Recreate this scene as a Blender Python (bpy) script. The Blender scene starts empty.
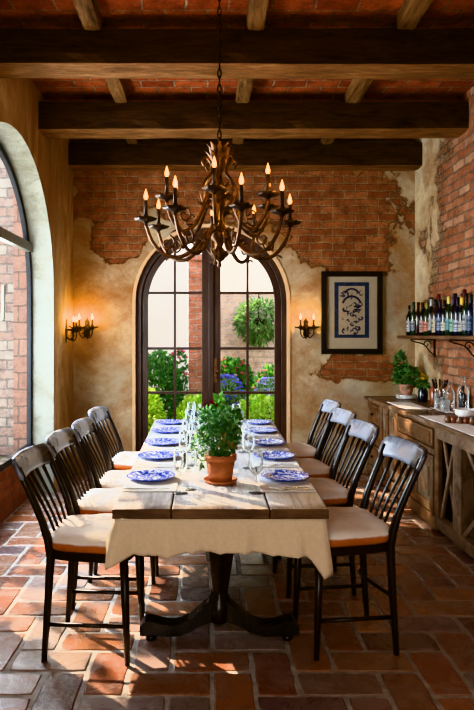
import bpy, math, random
from mathutils import Vector, Matrix, noise as mnoise
R = random.Random(7)
PI = math.pi
C = bpy.context.scene.collection
sin, cos = math.sin, math.cos

# ---------------------------------------------------------------- mesh builder
class MB:
    def __init__(s): s.v=[]; s.f=[]; s.c=[]; s.m=[]; s.sm=[]
    def add(s, vs, fs, col=(1,1,1), mi=0, smooth=False):
        b=len(s.v); s.v+= [tuple(p) for p in vs]
        for f in fs:
            s.f.append([b+i for i in f]); s.c.append(col); s.m.append(mi); s.sm.append(smooth)
        return s
    def box(s, x0,x1,y0,y1,z0,z1, col=(1,1,1), mi=0):
        vs=[(x,y,z) for x in (x0,x1) for y in (y0,y1) for z in (z0,z1)]
        return s.add(vs,[(0,1,3,2),(4,6,7,5),(0,4,5,1),(2,3,7,6),(0,2,6,4),(1,5,7,3)],col,mi)
    def obox(s, p0, p1, w, t, up=(0,0,1), col=(1,1,1), mi=0):
        p0=Vector(p0);p1=Vector(p1);d=(p1-p0).normalized();up=Vector(up)
        a=d.cross(up).normalized();b=a.cross(d).normalized()
        vs=[]
        for p in (p0,p1):
            for (i,j) in ((-1,-1),(1,-1),(1,1),(-1,1)): vs.append(p+a*i*w/2+b*j*t/2)
        return s.add(vs,[(0,1,2,3),(7,6,5,4),(0,4,5,1),(1,5,6,2),(2,6,7,3),(3,7,4,0)],col,mi)
    def tube(s, pts, rad, n=8, col=(1,1,1), mi=0, closed=False, caps=True, flat=1.0, ref=None):
        pts=[Vector(p) for p in pts]; N=len(pts)
        if not hasattr(rad,'__len__'): rad=[rad]*N
        vs=[];prev=None
        for i,p in enumerate(pts):
            if closed: t=(pts[(i+1)%N]-pts[i-1])
            else: t=pts[min(i+1,N-1)]-pts[max(i-1,0)]
            t=t.normalized() if t.length>1e-9 else Vector((0,0,1))
            if prev is None:
                r=Vector(ref) if ref else (Vector((0,0,1)) if abs(t.z)<.9 else Vector((1,0,0)))
                a=r-t*r.dot(t); a.normalize()
            else:
                a=prev-t*prev.dot(t); a.normalize()
            prev=a;b=t.cross(a)
            for k in range(n):
                q=2*PI*k/n; vs.append(p+(a*cos(q)+b*sin(q)*flat)*rad[i])
        fs=[]
        for i in range(N if closed else N-1):
            j=(i+1)%N
            for k in range(n):
                k2=(k+1)%n; fs.append((i*n+k,i*n+k2,j*n+k2,j*n+k))
        if caps and not closed:
            fs.append(tuple(range(n-1,-1,-1))); fs.append(tuple((N-1)*n+k for k in range(n)))
        return s.add(vs,fs,col,mi,True)
    def lathe(s, prof, n=20, c=(0,0,0), col=(1,1,1), mi=0, smooth=True, wob=None):
        vs=[];N=len(prof)
        for (r,z) in prof:
            for k in range(n):
                q=2*PI*k/n; rr=r*(wob(q,z) if wob else 1)
                vs.append((c[0]+rr*cos(q),c[1]+rr*sin(q),c[2]+z))
        fs=[(i*n+k,i*n+(k+1)%n,(i+1)*n+(k+1)%n,(i+1)*n+k) for i in range(N-1) for k in range(n)]
        if prof[0][0]>1e-4: fs.append(tuple(range(n-1,-1,-1)))
        if prof[-1][0]>1e-4: fs.append(tuple((N-1)*n+k for k in range(n)))
        return s.add(vs,fs,col,mi,smooth)
    def prism(s, poly, f3, d0, d1, col=(1,1,1), mi=0, smooth=False):
        # poly: list of 2-D points, f3(u,v,d) -> 3-D
        n=len(poly); vs=[f3(u,v,d0) for u,v in poly]+[f3(u,v,d1) for u,v in poly]
        fs=[tuple(range(n)),tuple(range(2*n-1,n-1,-1))]
        s.add(vs,fs,col,mi,False)
        return s.add(vs,[(i,i+n,(i+1)%n+n,(i+1)%n) for i in range(n)],col,mi,smooth)
    def leaf(s, p, d, nrm, L, W, col, fold=.15):
        p=Vector(p); d=Vector(d).normalized(); nrm=Vector(nrm)
        a=d.cross(nrm)
        if a.length<1e-4: a=d.cross(Vector((1,.3,.2)))
        a.normalize(); n=a.cross(d)
        vs=[p, p+d*L*.45+a*W*.5+n*W*fold, p+d*L, p+d*L*.45-a*W*.5+n*W*fold]
        return s.add(vs,[(0,1,2),(0,2,3)],col)
    def build(s, name, mat, parent=None, bevel=0, loc=None, seg=2, subsurf=0, solid=0):
        me=bpy.data.meshes.new(name); me.from_pydata(s.v,[],s.f)
        mats=mat if isinstance(mat,(list,tuple)) else [mat]
        for m in mats: me.materials.append(m)
        me.polygons.foreach_set('material_index',s.m); me.polygons.foreach_set('use_smooth',s.sm)
        ca=me.color_attributes.new('Col','FLOAT_COLOR','CORNER')
        data=[]
        for p,c in zip(me.polygons,s.c): data+= [c[0],c[1],c[2],1.0]*p.loop_total
        ca.data.foreach_set('color',data)
        me.update()
        o=bpy.data.objects.new(name,me); C.objects.link(o)
        if parent is not None: o.parent=parent
        if loc: o.location=loc
        if bevel:
            b=o.modifiers.new('Bevel','BEVEL'); b.width=bevel; b.segments=seg; b.limit_method='ANGLE'; b.angle_limit=math.radians(40)
        if solid:
            b=o.modifiers.new('Solid','SOLIDIFY'); b.thickness=solid
        if subsurf:
            b=o.modifiers.new('Sub','SUBSURF'); b.levels=subsurf; b.render_levels=subsurf
        return o

def tag(o,label,cat,group=None,kind=None):
    o['label']=label
    o['category']=cat
    if group: o['group']=group
    if kind: o['kind']=kind
    return o
def thing(name,label,cat,loc=(0,0,0),rz=0,group=None):
    o=bpy.data.objects.new(name,None); C.objects.link(o); o.empty_display_size=.1
    o.location=loc; o.rotation_euler=(0,0,rz); return tag(o,label,cat,group)
def struct(o,label=None,cat=None):
    o['kind']='structure'
    if label: o['label']=label
    if cat: o['category']=cat
    return o
def copy_tree(o,parent=None,label=None,loc=None,rz=None):
    c=o.copy(); C.objects.link(c)
    if parent is not None: c.parent=parent
    if label: c['label']=label
    if loc is not None: c.location=loc
    if rz is not None: c.rotation_euler=(0,0,rz)
    for ch in list(o.children): copy_tree(ch,c)
    return c
ORD=['first','second','third','fourth','fifth','sixth','seventh','eighth','ninth','tenth','eleventh','twelfth','thirteenth','fourteenth','fifteenth','sixteenth']

# ---------------------------------------------------------------- materials
class NT:
    def __init__(s,name):
        s.mat=bpy.data.materials.new(name); s.mat.use_nodes=True; s.t=s.mat.node_tree; s.t.nodes.clear()
        s.out=s.n('ShaderNodeOutputMaterial')
    def n(s,typ,**k):
        nd=s.t.nodes.new(typ)
        for a,b in k.items():
            if a.startswith('i_'):
                key=a[2:]; nd.inputs[int(key) if key.isdigit() else key.replace('_',' ')].default_value=b
            else: setattr(nd,a,b)
        return nd
    def l(s,a,b): s.t.links.new(a,b)
    def put(s,inp,v):
        if isinstance(v,bpy.types.NodeSocket): s.l(v,inp)
        else: inp.default_value=v
    def math(s,op,a,b=0.0,clamp=False):
        nd=s.n('ShaderNodeMath',operation=op); nd.use_clamp=clamp
        s.put(nd.inputs[0],a); s.put(nd.inputs[1],b); return nd.outputs[0]
    def vmath(s,op,a,b=None):
        nd=s.n('ShaderNodeVectorMath',operation=op); s.put(nd.inputs[0],a)
        if b is not None: s.put(nd.inputs[1],b)
        return nd.outputs['Value'] if op=='LENGTH' else nd.outputs[0]
    def coord(s,w='Object'): return s.n('ShaderNodeTexCoord').outputs[w]
    def map(s,vec,scale=(1,1,1),loc=(0,0,0),rot=(0,0,0)):
        nd=s.n('ShaderNodeMapping'); s.l(vec,nd.inputs[0])
        nd.inputs['Scale'].default_value=scale; nd.inputs['Location'].default_value=loc; nd.inputs['Rotation'].default_value=rot
        return nd.outputs[0]
    def noise(s,vec,scale,detail=4,rough=.6,dist=0,col=False):
        nd=s.n('ShaderNodeTexNoise'); s.l(vec,nd.inputs['Vector'])
        nd.inputs['Scale'].default_value=scale; nd.inputs['Detail'].default_value=detail
        nd.inputs['Roughness'].default_value=rough; nd.inputs['Distortion'].default_value=dist
        return nd.outputs['Color'] if col else nd.outputs['Fac']
    def ramp(s,fac,stops,interp='LINEAR'):
        nd=s.n('ShaderNodeValToRGB'); s.put(nd.inputs[0],fac); cr=nd.color_ramp; cr.interpolation=interp
        while len(cr.elements)<len(stops): cr.elements.new(.5)
        for e,(p,c) in zip(cr.elements,stops):
            e.position=p; e.color=(c,c,c,1) if not hasattr(c,'__len__') else (*c[:3],1)
        return nd.outputs[0]
    def mix(s,f,a,b,blend='MIX'):
        nd=s.n('ShaderNodeMix',data_type='RGBA',blend_type=blend)
        s.put(nd.inputs[0],f)
        for i,v in ((6,a),(7,b)):
            if not isinstance(v,bpy.types.NodeSocket): v=(*v[:3],1)
            s.put(nd.inputs[i],v)
        return nd.outputs[2]
    def attr(s): 
        return s.n('ShaderNodeVertexColor',layer_name='Col').outputs[0]
    def bump(s,h,strength=.5,dist=.01):
        nd=s.n('ShaderNodeBump'); nd.inputs['Strength'].default_value=strength; nd.inputs['Distance'].default_value=dist
        s.l(h,nd.inputs['Height']); return nd.outputs[0]
    def bsdf(s,col,rough=.5,metal=0,normal=None,spec=.5,sub=0,emit=None,es=0,coat=0):
        b=s.n('ShaderNodeBsdfPrincipled')
        s.put(b.inputs['Base Color'],col if isinstance(col,bpy.types.NodeSocket) else (*col[:3],1))
        s.put(b.inputs['Roughness'],rough); s.put(b.inputs['Metallic'],metal)
        b.inputs['Specular IOR Level'].default_value=spec
        if coat: b.inputs['Coat Weight'].default_value=coat; b.inputs['Coat Roughness'].default_value=.2
        if normal is not None: s.l(normal,b.inputs['Normal'])
        if emit is not None:
            s.put(b.inputs['Emission Color'],(*emit,1)); b.inputs['Emission Strength'].default_value=es
        s.l(b.outputs[0],s.out.inputs[0]); return b

def plain(name,col,rough=.5,metal=0,var=.15,scale=12,bump=.1,spec=.5,coat=0):
    m=NT(name); co=m.coord(); f=m.noise(co,scale)
    d=tuple(c*(1-var) for c in col); l=tuple(min(1,c*(1+var)) for c in col)
    c=m.ramp(f,[(.3,d),(.7,l)])
    m.bsdf(c,rough,metal,m.bump(m.noise(co,scale*4),bump,.004) if bump else None,spec,coat=coat); return m.mat
def attrmat(name,rough=.6,spec=.3,trans=False,metal=0):
    m=NT(name); c=m.attr()
    if trans:
        d=m.n('ShaderNodeBsdfPrincipled'); m.l(c,d.inputs['Base Color']); d.inputs['Roughness'].default_value=rough
        d.inputs['Specular IOR Level'].default_value=spec
        t=m.n('ShaderNodeBsdfTranslucent'); m.l(c,t.inputs[0])
        x=m.n('ShaderNodeMixShader'); x.inputs[0].default_value=.35; m.l(d.outputs[0],x.inputs[1]); m.l(t.outputs[0],x.inputs[2]); m.l(x.outputs[0],m.out.inputs[0])
    else: m.bsdf(c,rough,metal,spec=spec)
    return m.mat
def wood(name,dark,light,scale=(1,1,1),rough=.5,wear_sheen=None,wear_sheen_amt=.5,bump=.3,grain=14,spec=.5,coat=0):
    m=NT(name); co=m.coord(); v=m.map(co,scale)
    f=m.noise(v,grain,8,.65,.6); g=m.noise(v,grain*4,4,.7)
    c=m.ramp(m.math('ADD',m.math('MULTIPLY',f,.75),m.math('MULTIPLY',g,.25)),[(.35,dark),(.65,light)])
    if wear_sheen:
        w=m.noise(co,5,6,.7,.4)
        c=m.mix(m.ramp(w,[(wear_sheen_amt-.08,0.0),(wear_sheen_amt+.1,1.0)]),c,wear_sheen)
    rr=m.ramp(f,[(.3,min(1,rough*1.25)),(.7,rough*.8)])
    m.bsdf(c,rr,0,m.bump(m.math('ADD',f,m.math('MULTIPLY',g,.4)),bump,.006),spec,coat=coat); return m.mat

def wood_lit_under(name,dark,light,scale,rough,bump=.8,grain=9,spec=.2):
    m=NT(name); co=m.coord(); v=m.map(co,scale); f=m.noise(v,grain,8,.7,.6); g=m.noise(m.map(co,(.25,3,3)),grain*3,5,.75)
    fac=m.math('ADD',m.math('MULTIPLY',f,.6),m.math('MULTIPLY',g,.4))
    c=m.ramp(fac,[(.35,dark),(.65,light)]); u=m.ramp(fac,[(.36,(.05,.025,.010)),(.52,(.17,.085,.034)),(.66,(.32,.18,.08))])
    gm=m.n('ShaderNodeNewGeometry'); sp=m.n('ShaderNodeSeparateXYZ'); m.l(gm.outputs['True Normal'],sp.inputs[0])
    k=m.ramp(m.math('MULTIPLY',sp.outputs[2],-1.0),[(.15,0.0),(.5,1.0)])  # downward faces painted lighter: light from below, with some wear
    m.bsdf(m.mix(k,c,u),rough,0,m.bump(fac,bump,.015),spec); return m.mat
def wall_mat(name,axis,blobs,bricks=((.30,.085,.035),(.42,.15,.07)),mortar=(.30,.21,.13),plaster=((.50,.36,.19),(.62,.49,.30)),stain=(.26,.13,.045),stainamt=.55,bw=.24,bh=.078,bias=0.0,amp=1.1,pale=None,streak=False):
    m=NT(name); co=m.coord()
    sep=m.n('ShaderNodeSeparateXYZ'); m.l(co,sep.inputs[0])
    cb=m.n('ShaderNodeCombineXYZ'); m.l(sep.outputs[axis],cb.inputs[0]); m.l(sep.outputs[2] if axis!='XY' else sep.outputs[1],cb.inputs[1])
    uv=cb.outputs[0]
    # irregular brick
    nz=m.noise(uv,7,4,.65,col=True)
    uvd=m.vmath('ADD',uv,m.vmath('MULTIPLY',m.vmath('SUBTRACT',nz,(.5,.5,.5)),(.05,.04,0)))
    br=m.n('ShaderNodeTexBrick'); m.l(uvd,br.inputs['Vector'])
    for k,v in (('Scale',1),('Mortar Size',.009),('Mortar Smooth',.35),('Bias',0),('Brick Width',bw),('Row Height',bh)): br.inputs[k].default_value=v
    br.inputs['Color1'].default_value=(*bricks[0],1); br.inputs['Color2'].default_value=(*bricks[1],1); br.inputs['Mortar'].default_value=(*mortar,1)
    # per brick hue change through a second coarse noise
    n1=m.noise(uv,7,7,.75); bc=m.mix(m.ramp(n1,[(.38,0.0),(.66,.85)]),br.outputs['Color'],(bricks[0][0]*.45,bricks[0][1]*.5,bricks[0][2]*.6))
    bc=m.mix(m.math('MULTIPLY',m.ramp(m.noise(uv,45,4,.75),[(.45,0.0),(.72,1.0)]),.55),bc,(bricks[0][0]*.3,bricks[0][1]*.35,bricks[0][2]*.45))
    bc=m.mix(m.math('MULTIPLY',m.ramp(m.noise(m.map(uv,(1,1,1),(5,3,0)),16,6,.75),[(.56,0.0),(.75,1.0)]),.45),bc,mortar)
    if pale:
        br2=m.n('ShaderNodeTexBrick'); m.l(uvd,br2.inputs['Vector'])
        for k,v in (('Scale',1),('Mortar Size',.0),('Brick Width',bw),('Row Height',bh),('Bias',-.25)): br2.inputs[k].default_value=v
        br2.inputs['Color1'].default_value=(0,0,0,1); br2.inputs['Color2'].default_value=(1,1,1,1)
        bc=m.mix(m.math('MULTIPLY',m.math('MULTIPLY',m.ramp(br2.outputs['Color'],[(.45,0.0),(.95,1.0)]),.6),m.math('SUBTRACT',1.0,br.outputs['Fac'])),bc,pale)
    # plaster
    pn=m.noise(m.map(uv,(1,.45 if streak else 1,1)) ,1.6,8,.62,.5); pf=m.noise(uv,11,6,.7)
    pc=m.ramp(pn,[(.38,plaster[0]),(.58,plaster[1])])
    pc=m.mix(m.math('MULTIPLY',m.ramp(m.noise(m.map(uv,(1.5,.35,1) if streak else (1,1,1),(2,7,0)),5,8,.75,.6),[(.46,0.0),(.68,1.0)]),.5),pc,stain)
    sn=m.noise(m.map(uv,(1.6,.5,1) if streak else (1,1,1),(3.1,1.7,0)),1.3,8,.7,.8)
    pc=m.mix(m.ramp(sn,[(stainamt-.1,0.0),(stainamt+.12,.85)]),pc,stain)
    pc=m.mix(m.math('MULTIPLY',m.ramp(pf,[(.45,0.0),(.8,1.0)]),.35),pc,(stain[0]*.8,stain[1]*.8,stain[2]*.8))
    pc=m.mix(m.math('MULTIPLY',m.ramp(m.noise(m.map(uv,(1,1,1),(9,4,0)),1.1,7,.7,.5),[(.48,0.0),(.62,1.0)]),.55 if not streak else .2),pc,(.37,.345,.265))
    pc=m.mix(m.ramp(m.noise(m.map(uv,(1,1,1),(1,8,0)),26,5,.8),[(.60,0.0),(.72,.6)]),pc,(stain[0]*.6,stain[1]*.6,stain[2]*.6))
    # mask: brick shows where blob field + noise > 0
    field=None
    for (cu,cv,ru,rv) in blobs:
        d=m.vmath('LENGTH',m.vmath('DIVIDE',m.vmath('SUBTRACT',uv,(cu,cv,0)),(ru,rv,1)))
        d=m.math('SUBTRACT',1.0,d)
        d=m.math('MAXIMUM',d,-1.0)
        field=d if field is None else m.math('MAXIMUM',field,d)
    if field is None: field=m.math('ADD',-1.0,0.0)
    nn=m.math('MULTIPLY',m.math('SUBTRACT',m.noise(uv,2.6,9,.68,.3),.5),amp*2)
    fm=m.math('ADD',m.math('ADD',field,nn),bias)
    mask=m.ramp(m.math('ADD',fm,.5),[(.47,0.0),(.53,1.0)])
    # dark rim at plaster edge
    rim=m.ramp(m.math('ADD',fm,.5),[(.36,0.0),(.47,.6),(.52,0.0)])
    pc=m.mix(rim,pc,stain)
    col=m.mix(mask,pc,bc)
    hb=m.math('SUBTRACT',m.math('MULTIPLY',m.noise(uv,30,5,.7),.35),m.math('MULTIPLY',br.outputs['Fac'],.9))
    hp=m.math('ADD',m.math('MULTIPLY',m.noise(uv,6,8,.7),.5),.9)
    h=m.n('ShaderNodeMix',data_type='FLOAT'); m.l(mask,h.inputs[0]); m.l(hp,h.inputs[2]); m.l(hb,h.inputs[3])
    m.bsdf(col,.9,0,m.bump(h.outputs[0],1.0,.03),.15)
    return m.mat

M={}
def glassy(name,tint=(1,1,1),facing=.12,gl=.03,edge=.6):
    m=NT(name); lw=m.n('ShaderNodeLayerWeight'); lw.inputs[0].default_value=facing
    t=m.n('ShaderNodeBsdfTransparent'); t.inputs[0].default_value=(*tint,1)
    g0=m.n('ShaderNodeBsdfGlossy'); g0.inputs[0].default_value=(1,1,1,1); g0.inputs[1].default_value=gl
    df=m.n('ShaderNodeBsdfDiffuse'); df.inputs[0].default_value=(.9,.95,.95,1); g=m.n('ShaderNodeMixShader'); g.inputs[0].default_value=.35 if edge>.5 else 0
    m.l(g0.outputs[0],g.inputs[1]); m.l(df.outputs[0],g.inputs[2])
    x=m.n('ShaderNodeMixShader'); f=m.math('ADD',m.math('MULTIPLY',lw.outputs['Fresnel'],edge),.02 if edge>.5 else .004,True)
    m.l(f,x.inputs[0]); m.l(t.outputs[0],x.inputs[1]); m.l(g.outputs[0],x.inputs[2]); m.l(x.outputs[0],m.out.inputs[0]); return m.mat
M['pane']=glassy('window_glass',(1,1,1),.1,.02,.25)
M['crystal']=glassy('drinking_glass',(.97,.985,.985),.22,.02,.75)
M['leaf']=attrmat('leaves',.45,.4,True)
M['petal']=attrmat('petals',.6,.2,True)
M['tint']=attrmat('tinted_surface',.55,.4)
M['gloss']=attrmat('glossy_glass_surface',.12,.6)
M['chairwood']=wood('dark_chair_wood',(.004,.003,.0025),(.016,.009,.007),(1,1,.25),.32,bump=.15,grain=20,spec=.5)
M['crest']=wood('pale_sheen_crest_wood',(.02,.018,.02),(.09,.09,.10),(1,.3,1),.2,wear_sheen=(.23,.26,.32),wear_sheen_amt=.46,bump=.03,grain=12,spec=.7)  # pale patches stand in for the window's reflection on the right crests
M['crest_dark']=wood('dark_sheen_crest_wood',(.012,.012,.016),(.05,.055,.07),(1,.3,1),.3,wear_sheen=(.30,.36,.46),wear_sheen_amt=.47,bump=.06,grain=12,spec=.7)  # bluish patches are painted sheen; darker version for the left crests
M['iron']=plain('wrought_iron',(.035,.022,.015),.38,.75,.5,30,.3)
M['bronze']=plain('aged_bronze',(.12,.065,.035),.36,.8,.6,25,.3)
M['pan']=plain('dark_bronze',(.045,.028,.02),.42,.75,.5,40,.3)
M['beam']=wood_lit_under('dark_beam_wood',(.006,.003,.0015),(.060,.028,.011),(.35,1.6,1.6),.75,bump=.8,grain=9,spec=.2)
M['joist']=wood('joist_wood',(.04,.02,.009),(.22,.12,.05),(2,.35,2),.7,bump=.7,grain=9,spec=.2)
m=NT('weathered_table_top'); co=m.coord(); v=m.map(co,(3,.35,3)); f=m.noise(v,6,8,.68,.6); g=m.noise(m.map(co,(6,.5,6)),22,4,.7)
sp=m.n('ShaderNodeSeparateXYZ'); m.l(co,sp.inputs[0])
pale=m.ramp(f,[(.30,(.36,.33,.31)),(.5,(.60,.60,.62)),(.7,(.70,.72,.76))])  # weathered grey, with bluish window sheen painted into the pale tones
brown=m.ramp(f,[(.35,(.10,.06,.035)),(.65,(.33,.23,.15))])
k=m.math('ADD',m.math('MULTIPLY',m.math('SUBTRACT',sp.outputs[1],2.62),5.0),m.math('MULTIPLY',m.math('SUBTRACT',m.noise(co,6,6,.7),.5),1.6))
pat=m.ramp(m.noise(co,3,7,.7,.5),[(.58,1.0),(.70,.6)])
c=m.mix(m.math('MULTIPLY',m.ramp(k,[(.2,.12),(.7,1.0)]),pat),brown,pale); c=m.mix(m.math('MULTIPLY',m.ramp(g,[(.5,0.0),(.75,1.0)]),.5),c,(.12,.08,.055))
m.bsdf(c,m.ramp(f,[(.3,.42),(.7,.24)]),0,m.bump(m.math('ADD',f,m.math('MULTIPLY',g,.4)),.25,.006),.5); M['tabletop']=m.mat
M['tableedge']=wood('brown_table_edge',(.05,.026,.013),(.21,.125,.07),(.5,2,2.5),.5,bump=.6,grain=9)
M['black']=wood('black_turned_wood',(.003,.0025,.0022),(.010,.008,.007),(1,1,.4),.28,bump=.15,grain=16,spec=.5)
M['doorwood']=wood('door_wood',(.022,.010,.006),(.060,.028,.015),(1.5,1.5,.3),.45,bump=.2,grain=12)
M['sidewood']=wood('sideboard_wood',(.055,.026,.012),(.23,.12,.055),(1.6,.4,1.2),.5,wear_sheen=(.20,.15,.10),wear_sheen_amt=.57,bump=.5,grain=8)
M['sidepanel']=wood('worn_panel_wood',(.075,.038,.019),(.24,.14,.07),(1.6,.6,.6),.5,wear_sheen=(.27,.25,.19),wear_sheen_amt=.5,bump=.4,grain=7)
M['sidegrey']=wood('greyed_frame_wood',(.10,.065,.042),(.30,.215,.15),(2,.7,.7),.6,bump=.5,grain=9)
M['counter']=wood('counter_wood',(.05,.026,.014),(.23,.14,.08),(2.5,.3,2),.38,wear_sheen=(.34,.29,.24),wear_sheen_amt=.58,bump=.3,grain=8)
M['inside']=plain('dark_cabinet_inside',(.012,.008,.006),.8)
M['shelfwood']=wood('shelf_wood',(.045,.022,.012),(.15,.075,.038),(2,.4,2),.55,bump=.3,grain=9)
M['terracotta']=plain('terracotta',(.45,.17,.075),.75,0,.25,14,.2)
M['terra2']=plain('worn_pink_terracotta',(.40,.22,.15),.75,0,.3,14,.2)
M['soil']=plain('soil',(.03,.02,.012),.95,0,.4,60,.6)
m=NT('cream_cloth'); co=m.coord(); c=m.ramp(m.noise(co,50),[(.3,(.94,.73,.60)),(.7,(.98,.82,.71))])
d_=m.n('ShaderNodeBsdfDiffuse'); t_=m.n('ShaderNodeBsdfTranslucent'); x_=m.n('ShaderNodeMixShader'); x_.inputs[0].default_value=.4
nb=m.bump(m.noise(m.map(co,(1.6,1.6,.5)),6,4,.6),.5,.03)
for q_ in (d_,t_): m.l(c,q_.inputs['Color']); m.l(nb,q_.inputs['Normal'])
m.l(d_.outputs[0],x_.inputs[1]); m.l(t_.outputs[0],x_.inputs[2]); m.l(x_.outputs[0],m.out.inputs[0]); M['cloth']=m.mat
M['linen']=plain('white_linen',(.84,.83,.80),.85,0,.06,40,.25,.2)
M['cloth']=plain('cream_cloth',(.80,.66,.48),.9,0,.05,60,.2,.2)
M['china']=plain('white_china',(.80,.80,.78),.2,0,.04,10,0)
M['silver']=plain('silver',(.62,.62,.60),.22,1,.1,30,0)
M['steel']=plain('window_steel',(.022,.025,.032),.45,.3,.2,20,.1)
M['greenbar']=plain('grey_green_bar',(.19,.185,.155),.55,0,.15,20,.1)
M['trim']=plain('stone_trim',(.62,.42,.24),.8,0,.15,9,.3)
m=NT('pale_reveal_plaster'); co=m.coord(); f=m.noise(co,3,9,.75,.6); g=m.noise(co,14,7,.75)
c=m.ramp(f,[(.36,(.25,.255,.20)),(.55,(.38,.40,.355)),(.7,(.44,.47,.44))]); c=m.mix(m.math('MULTIPLY',m.ramp(g,[(.52,0.0),(.75,1.0)]),.5),c,(.20,.19,.13))
m.bsdf(c,.9,0,m.bump(g,.5,.015),.15); M['reveal']=m.mat
M['blackframe']=plain('black_picture_frame',(.008,.007,.006),.35,0,.3,20,.1)
M['mat']=plain('tan_mat_board',(.34,.285,.195),.85,0,.08,6,.1)
M['paper']=plain('print_paper',(.31,.26,.18),.85,0,.12,20,.1)
M['ink']=plain('dark_print_ink',(.025,.025,.05),.8,0,.4,60,0)
M['blueink']=plain('blue_print_ink',(.022,.034,.06),.8,0,.55,45,0)
M['bark']=plain('bark',(.09,.055,.03),.9,0,.4,20,.6)
M['gravel']=plain('garden_ground',(.18,.16,.09),.95,0,.4,30,.6)
M['creamwall']=plain('cream_garden_plaster',(.80,.76,.68),.9,0,.08,3,.2)
def emis(name,col,st):
    m=NT(name); e=m.n('ShaderNodeEmission'); e.inputs[0].default_value=(*col,1); e.inputs[1].default_value=st
    lw=m.n('ShaderNodeLayerWeight'); lw.inputs[0].default_value=.5
    c=m.mix(lw.outputs['Facing'],(1,.62,.12),(1,.30,.02)); m.l(c,e.inputs[0]); tr=m.n('ShaderNodeBsdfTransparent'); ad=m.n('ShaderNodeAddShader'); m.l(tr.outputs[0],ad.inputs[0]); m.l(e.outputs[0],ad.inputs[1]); m.l(ad.outputs[0],m.out.inputs[0]); return m.mat
M['flame']=emis('candle_flame',(1,.6,.2),2.6)
M['flame_wall']=emis('sconce_flame',(1,.45,.12),3.0)

# blue and white plate
m=NT('blue_white_plate'); co=m.coord(); r=m.vmath('LENGTH',m.vmath('MULTIPLY',co,(1,1,0)))
n=m.noise(co,42,2,.5,1.2); n2=m.noise(co,75,2,.5,.6)
rim=m.ramp(n,[(.50,1.0),(.55,0.0)]); cen=m.ramp(n2,[(.52,1.0),(.57,0.0)])
isr=m.math('GREATER_THAN',r,.078); f=m.mix(isr,cen,rim)
edge=m.math('MULTIPLY',m.math('GREATER_THAN',r,.074),m.math('LESS_THAN',r,.080)); edge2=m.math('GREATER_THAN',r,.119)
f=m.math('MAXIMUM',m.math('MAXIMUM',f,edge),edge2)
m.bsdf(m.mix(f,(.80,.83,.90),(.02,.075,.48)),.18); M['plate']=m.mat

# cushion: cream cover on top, terracotta boxing on the sides
m=NT('seat_cushion'); co=m.coord(); g=m.n('ShaderNodeNewGeometry'); sp=m.n('ShaderNodeSeparateXYZ'); m.l(co,sp.inputs[0])
z=m.math('ADD',sp.outputs[2],m.math('MULTIPLY',m.noise(co,9,3),.018))
top=m.ramp(m.math('MULTIPLY',m.math('SUBTRACT',z,.515),20.0),[(.38,0.0),(.55,1.0)])
c1=m.ramp(m.noise(co,7,4),[(.3,(.80,.73,.66)),(.7,(.90,.86,.80))])
c2=m.ramp(m.noise(co,12,4),[(.3,(.40,.12,.035)),(.7,(.54,.19,.06))])
m.bsdf(m.mix(top,c2,c1),.85,0,m.bump(m.noise(m.map(co,(1,2.2,1)),9,4,.6,1.2),.35,.02),.2); M['cushion']=m.mat

# floor tile
m=NT('terracotta_floor_tile'); co=m.coord(); a=m.attr()
n1=m.noise(co,2.2,8,.7,.4); n2=m.noise(co,14,6,.7); n3=m.noise(co,5,8,.75,.8)
c=m.mix(m.ramp(n3,[(.45,0.0),(.70,.75)]),a,(.33,.26,.23))
c=m.mix(m.ramp(n2,[(.5,0.0),(.8,.7)]),c,(.10,.04,.022))
c=m.mix(m.ramp(n1,[(.50,0.0),(.68,.55)]),c,(.46,.41,.39))  # large pale patches: wear, and the window's sheen painted in
h=m.math('ADD',m.math('MULTIPLY',n3,.7),m.math('MULTIPLY',n2,.4))
m.bsdf(c,m.ramp(n3,[(.3,.16),(.7,.38)]),0,m.bump(h,.45,.014),.6,coat=.35); M['tile']=m.mat
m=NT('floor_grout'); co=m.coord(); m.bsdf(m.ramp(m.noise(co,18,5),[(.3,(.30,.265,.235)),(.7,(.58,.54,.50))]),.9,0,m.bump(m.noise(co,50),.4,.01),.2); M['grout']=m.mat
# ceiling brick
M['ceiling']=wall_mat('ceiling_brick','X',[(0,0,50,50)],bricks=((.22,.05,.018),(.46,.13,.045)),mortar=(.34,.25,.16),bw=.27,bh=.135,bias=.5,amp=.6)
t=M['ceiling'].node_tree
for nd in t.nodes:          # the ceiling lies flat: its rows run along Y
    if nd.type=='COMBXYZ':
        for l in list(nd.inputs[1].links): sep=l.from_node; t.links.remove(l)
        t.links.new(sep.outputs[1],nd.inputs[1])
M['wall_back']=wall_mat('back_wall_plaster_brick','X',[(1.38,2.78,.72,.62),(-1.0,2.95,.55,.42),(-.2,3.0,.9,.42),(.75,2.95,.6,.4),(1.45,2.35,.5,.35),(-.95,2.55,.32,.35),(1.62,1.10,.52,.16)],amp=1.2,bias=-.08,stainamt=.49,bricks=((.27,.095,.04),(.46,.20,.09)),mortar=(.38,.26,.15),
    plaster=((.36,.26,.14),(.52,.44,.30)),stain=(.27,.125,.04))
M['wall_left']=wall_mat('left_wall_plaster','Y',[],plaster=((.48,.36,.20),(.66,.54,.35)),stain=(.27,.14,.055),stainamt=.5,streak=True,bias=-1)
M['wall_right']=wall_mat('right_wall_brick','Y',[(2.2,1.8,3.85,3.6)],bricks=((.34,.14,.07),(.50,.26,.15)),mortar=(.24,.19,.14),plaster=((.50,.42,.26),(.62,.55,.38)),amp=.30,bias=0.0,pale=(.46,.33,.22),stainamt=.62)
M['parapet']=wall_mat('parapet_brick','Y',[(4,0,50,50)],bricks=((.28,.09,.045),(.38,.15,.08)),bias=.6,amp=.3)
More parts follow.
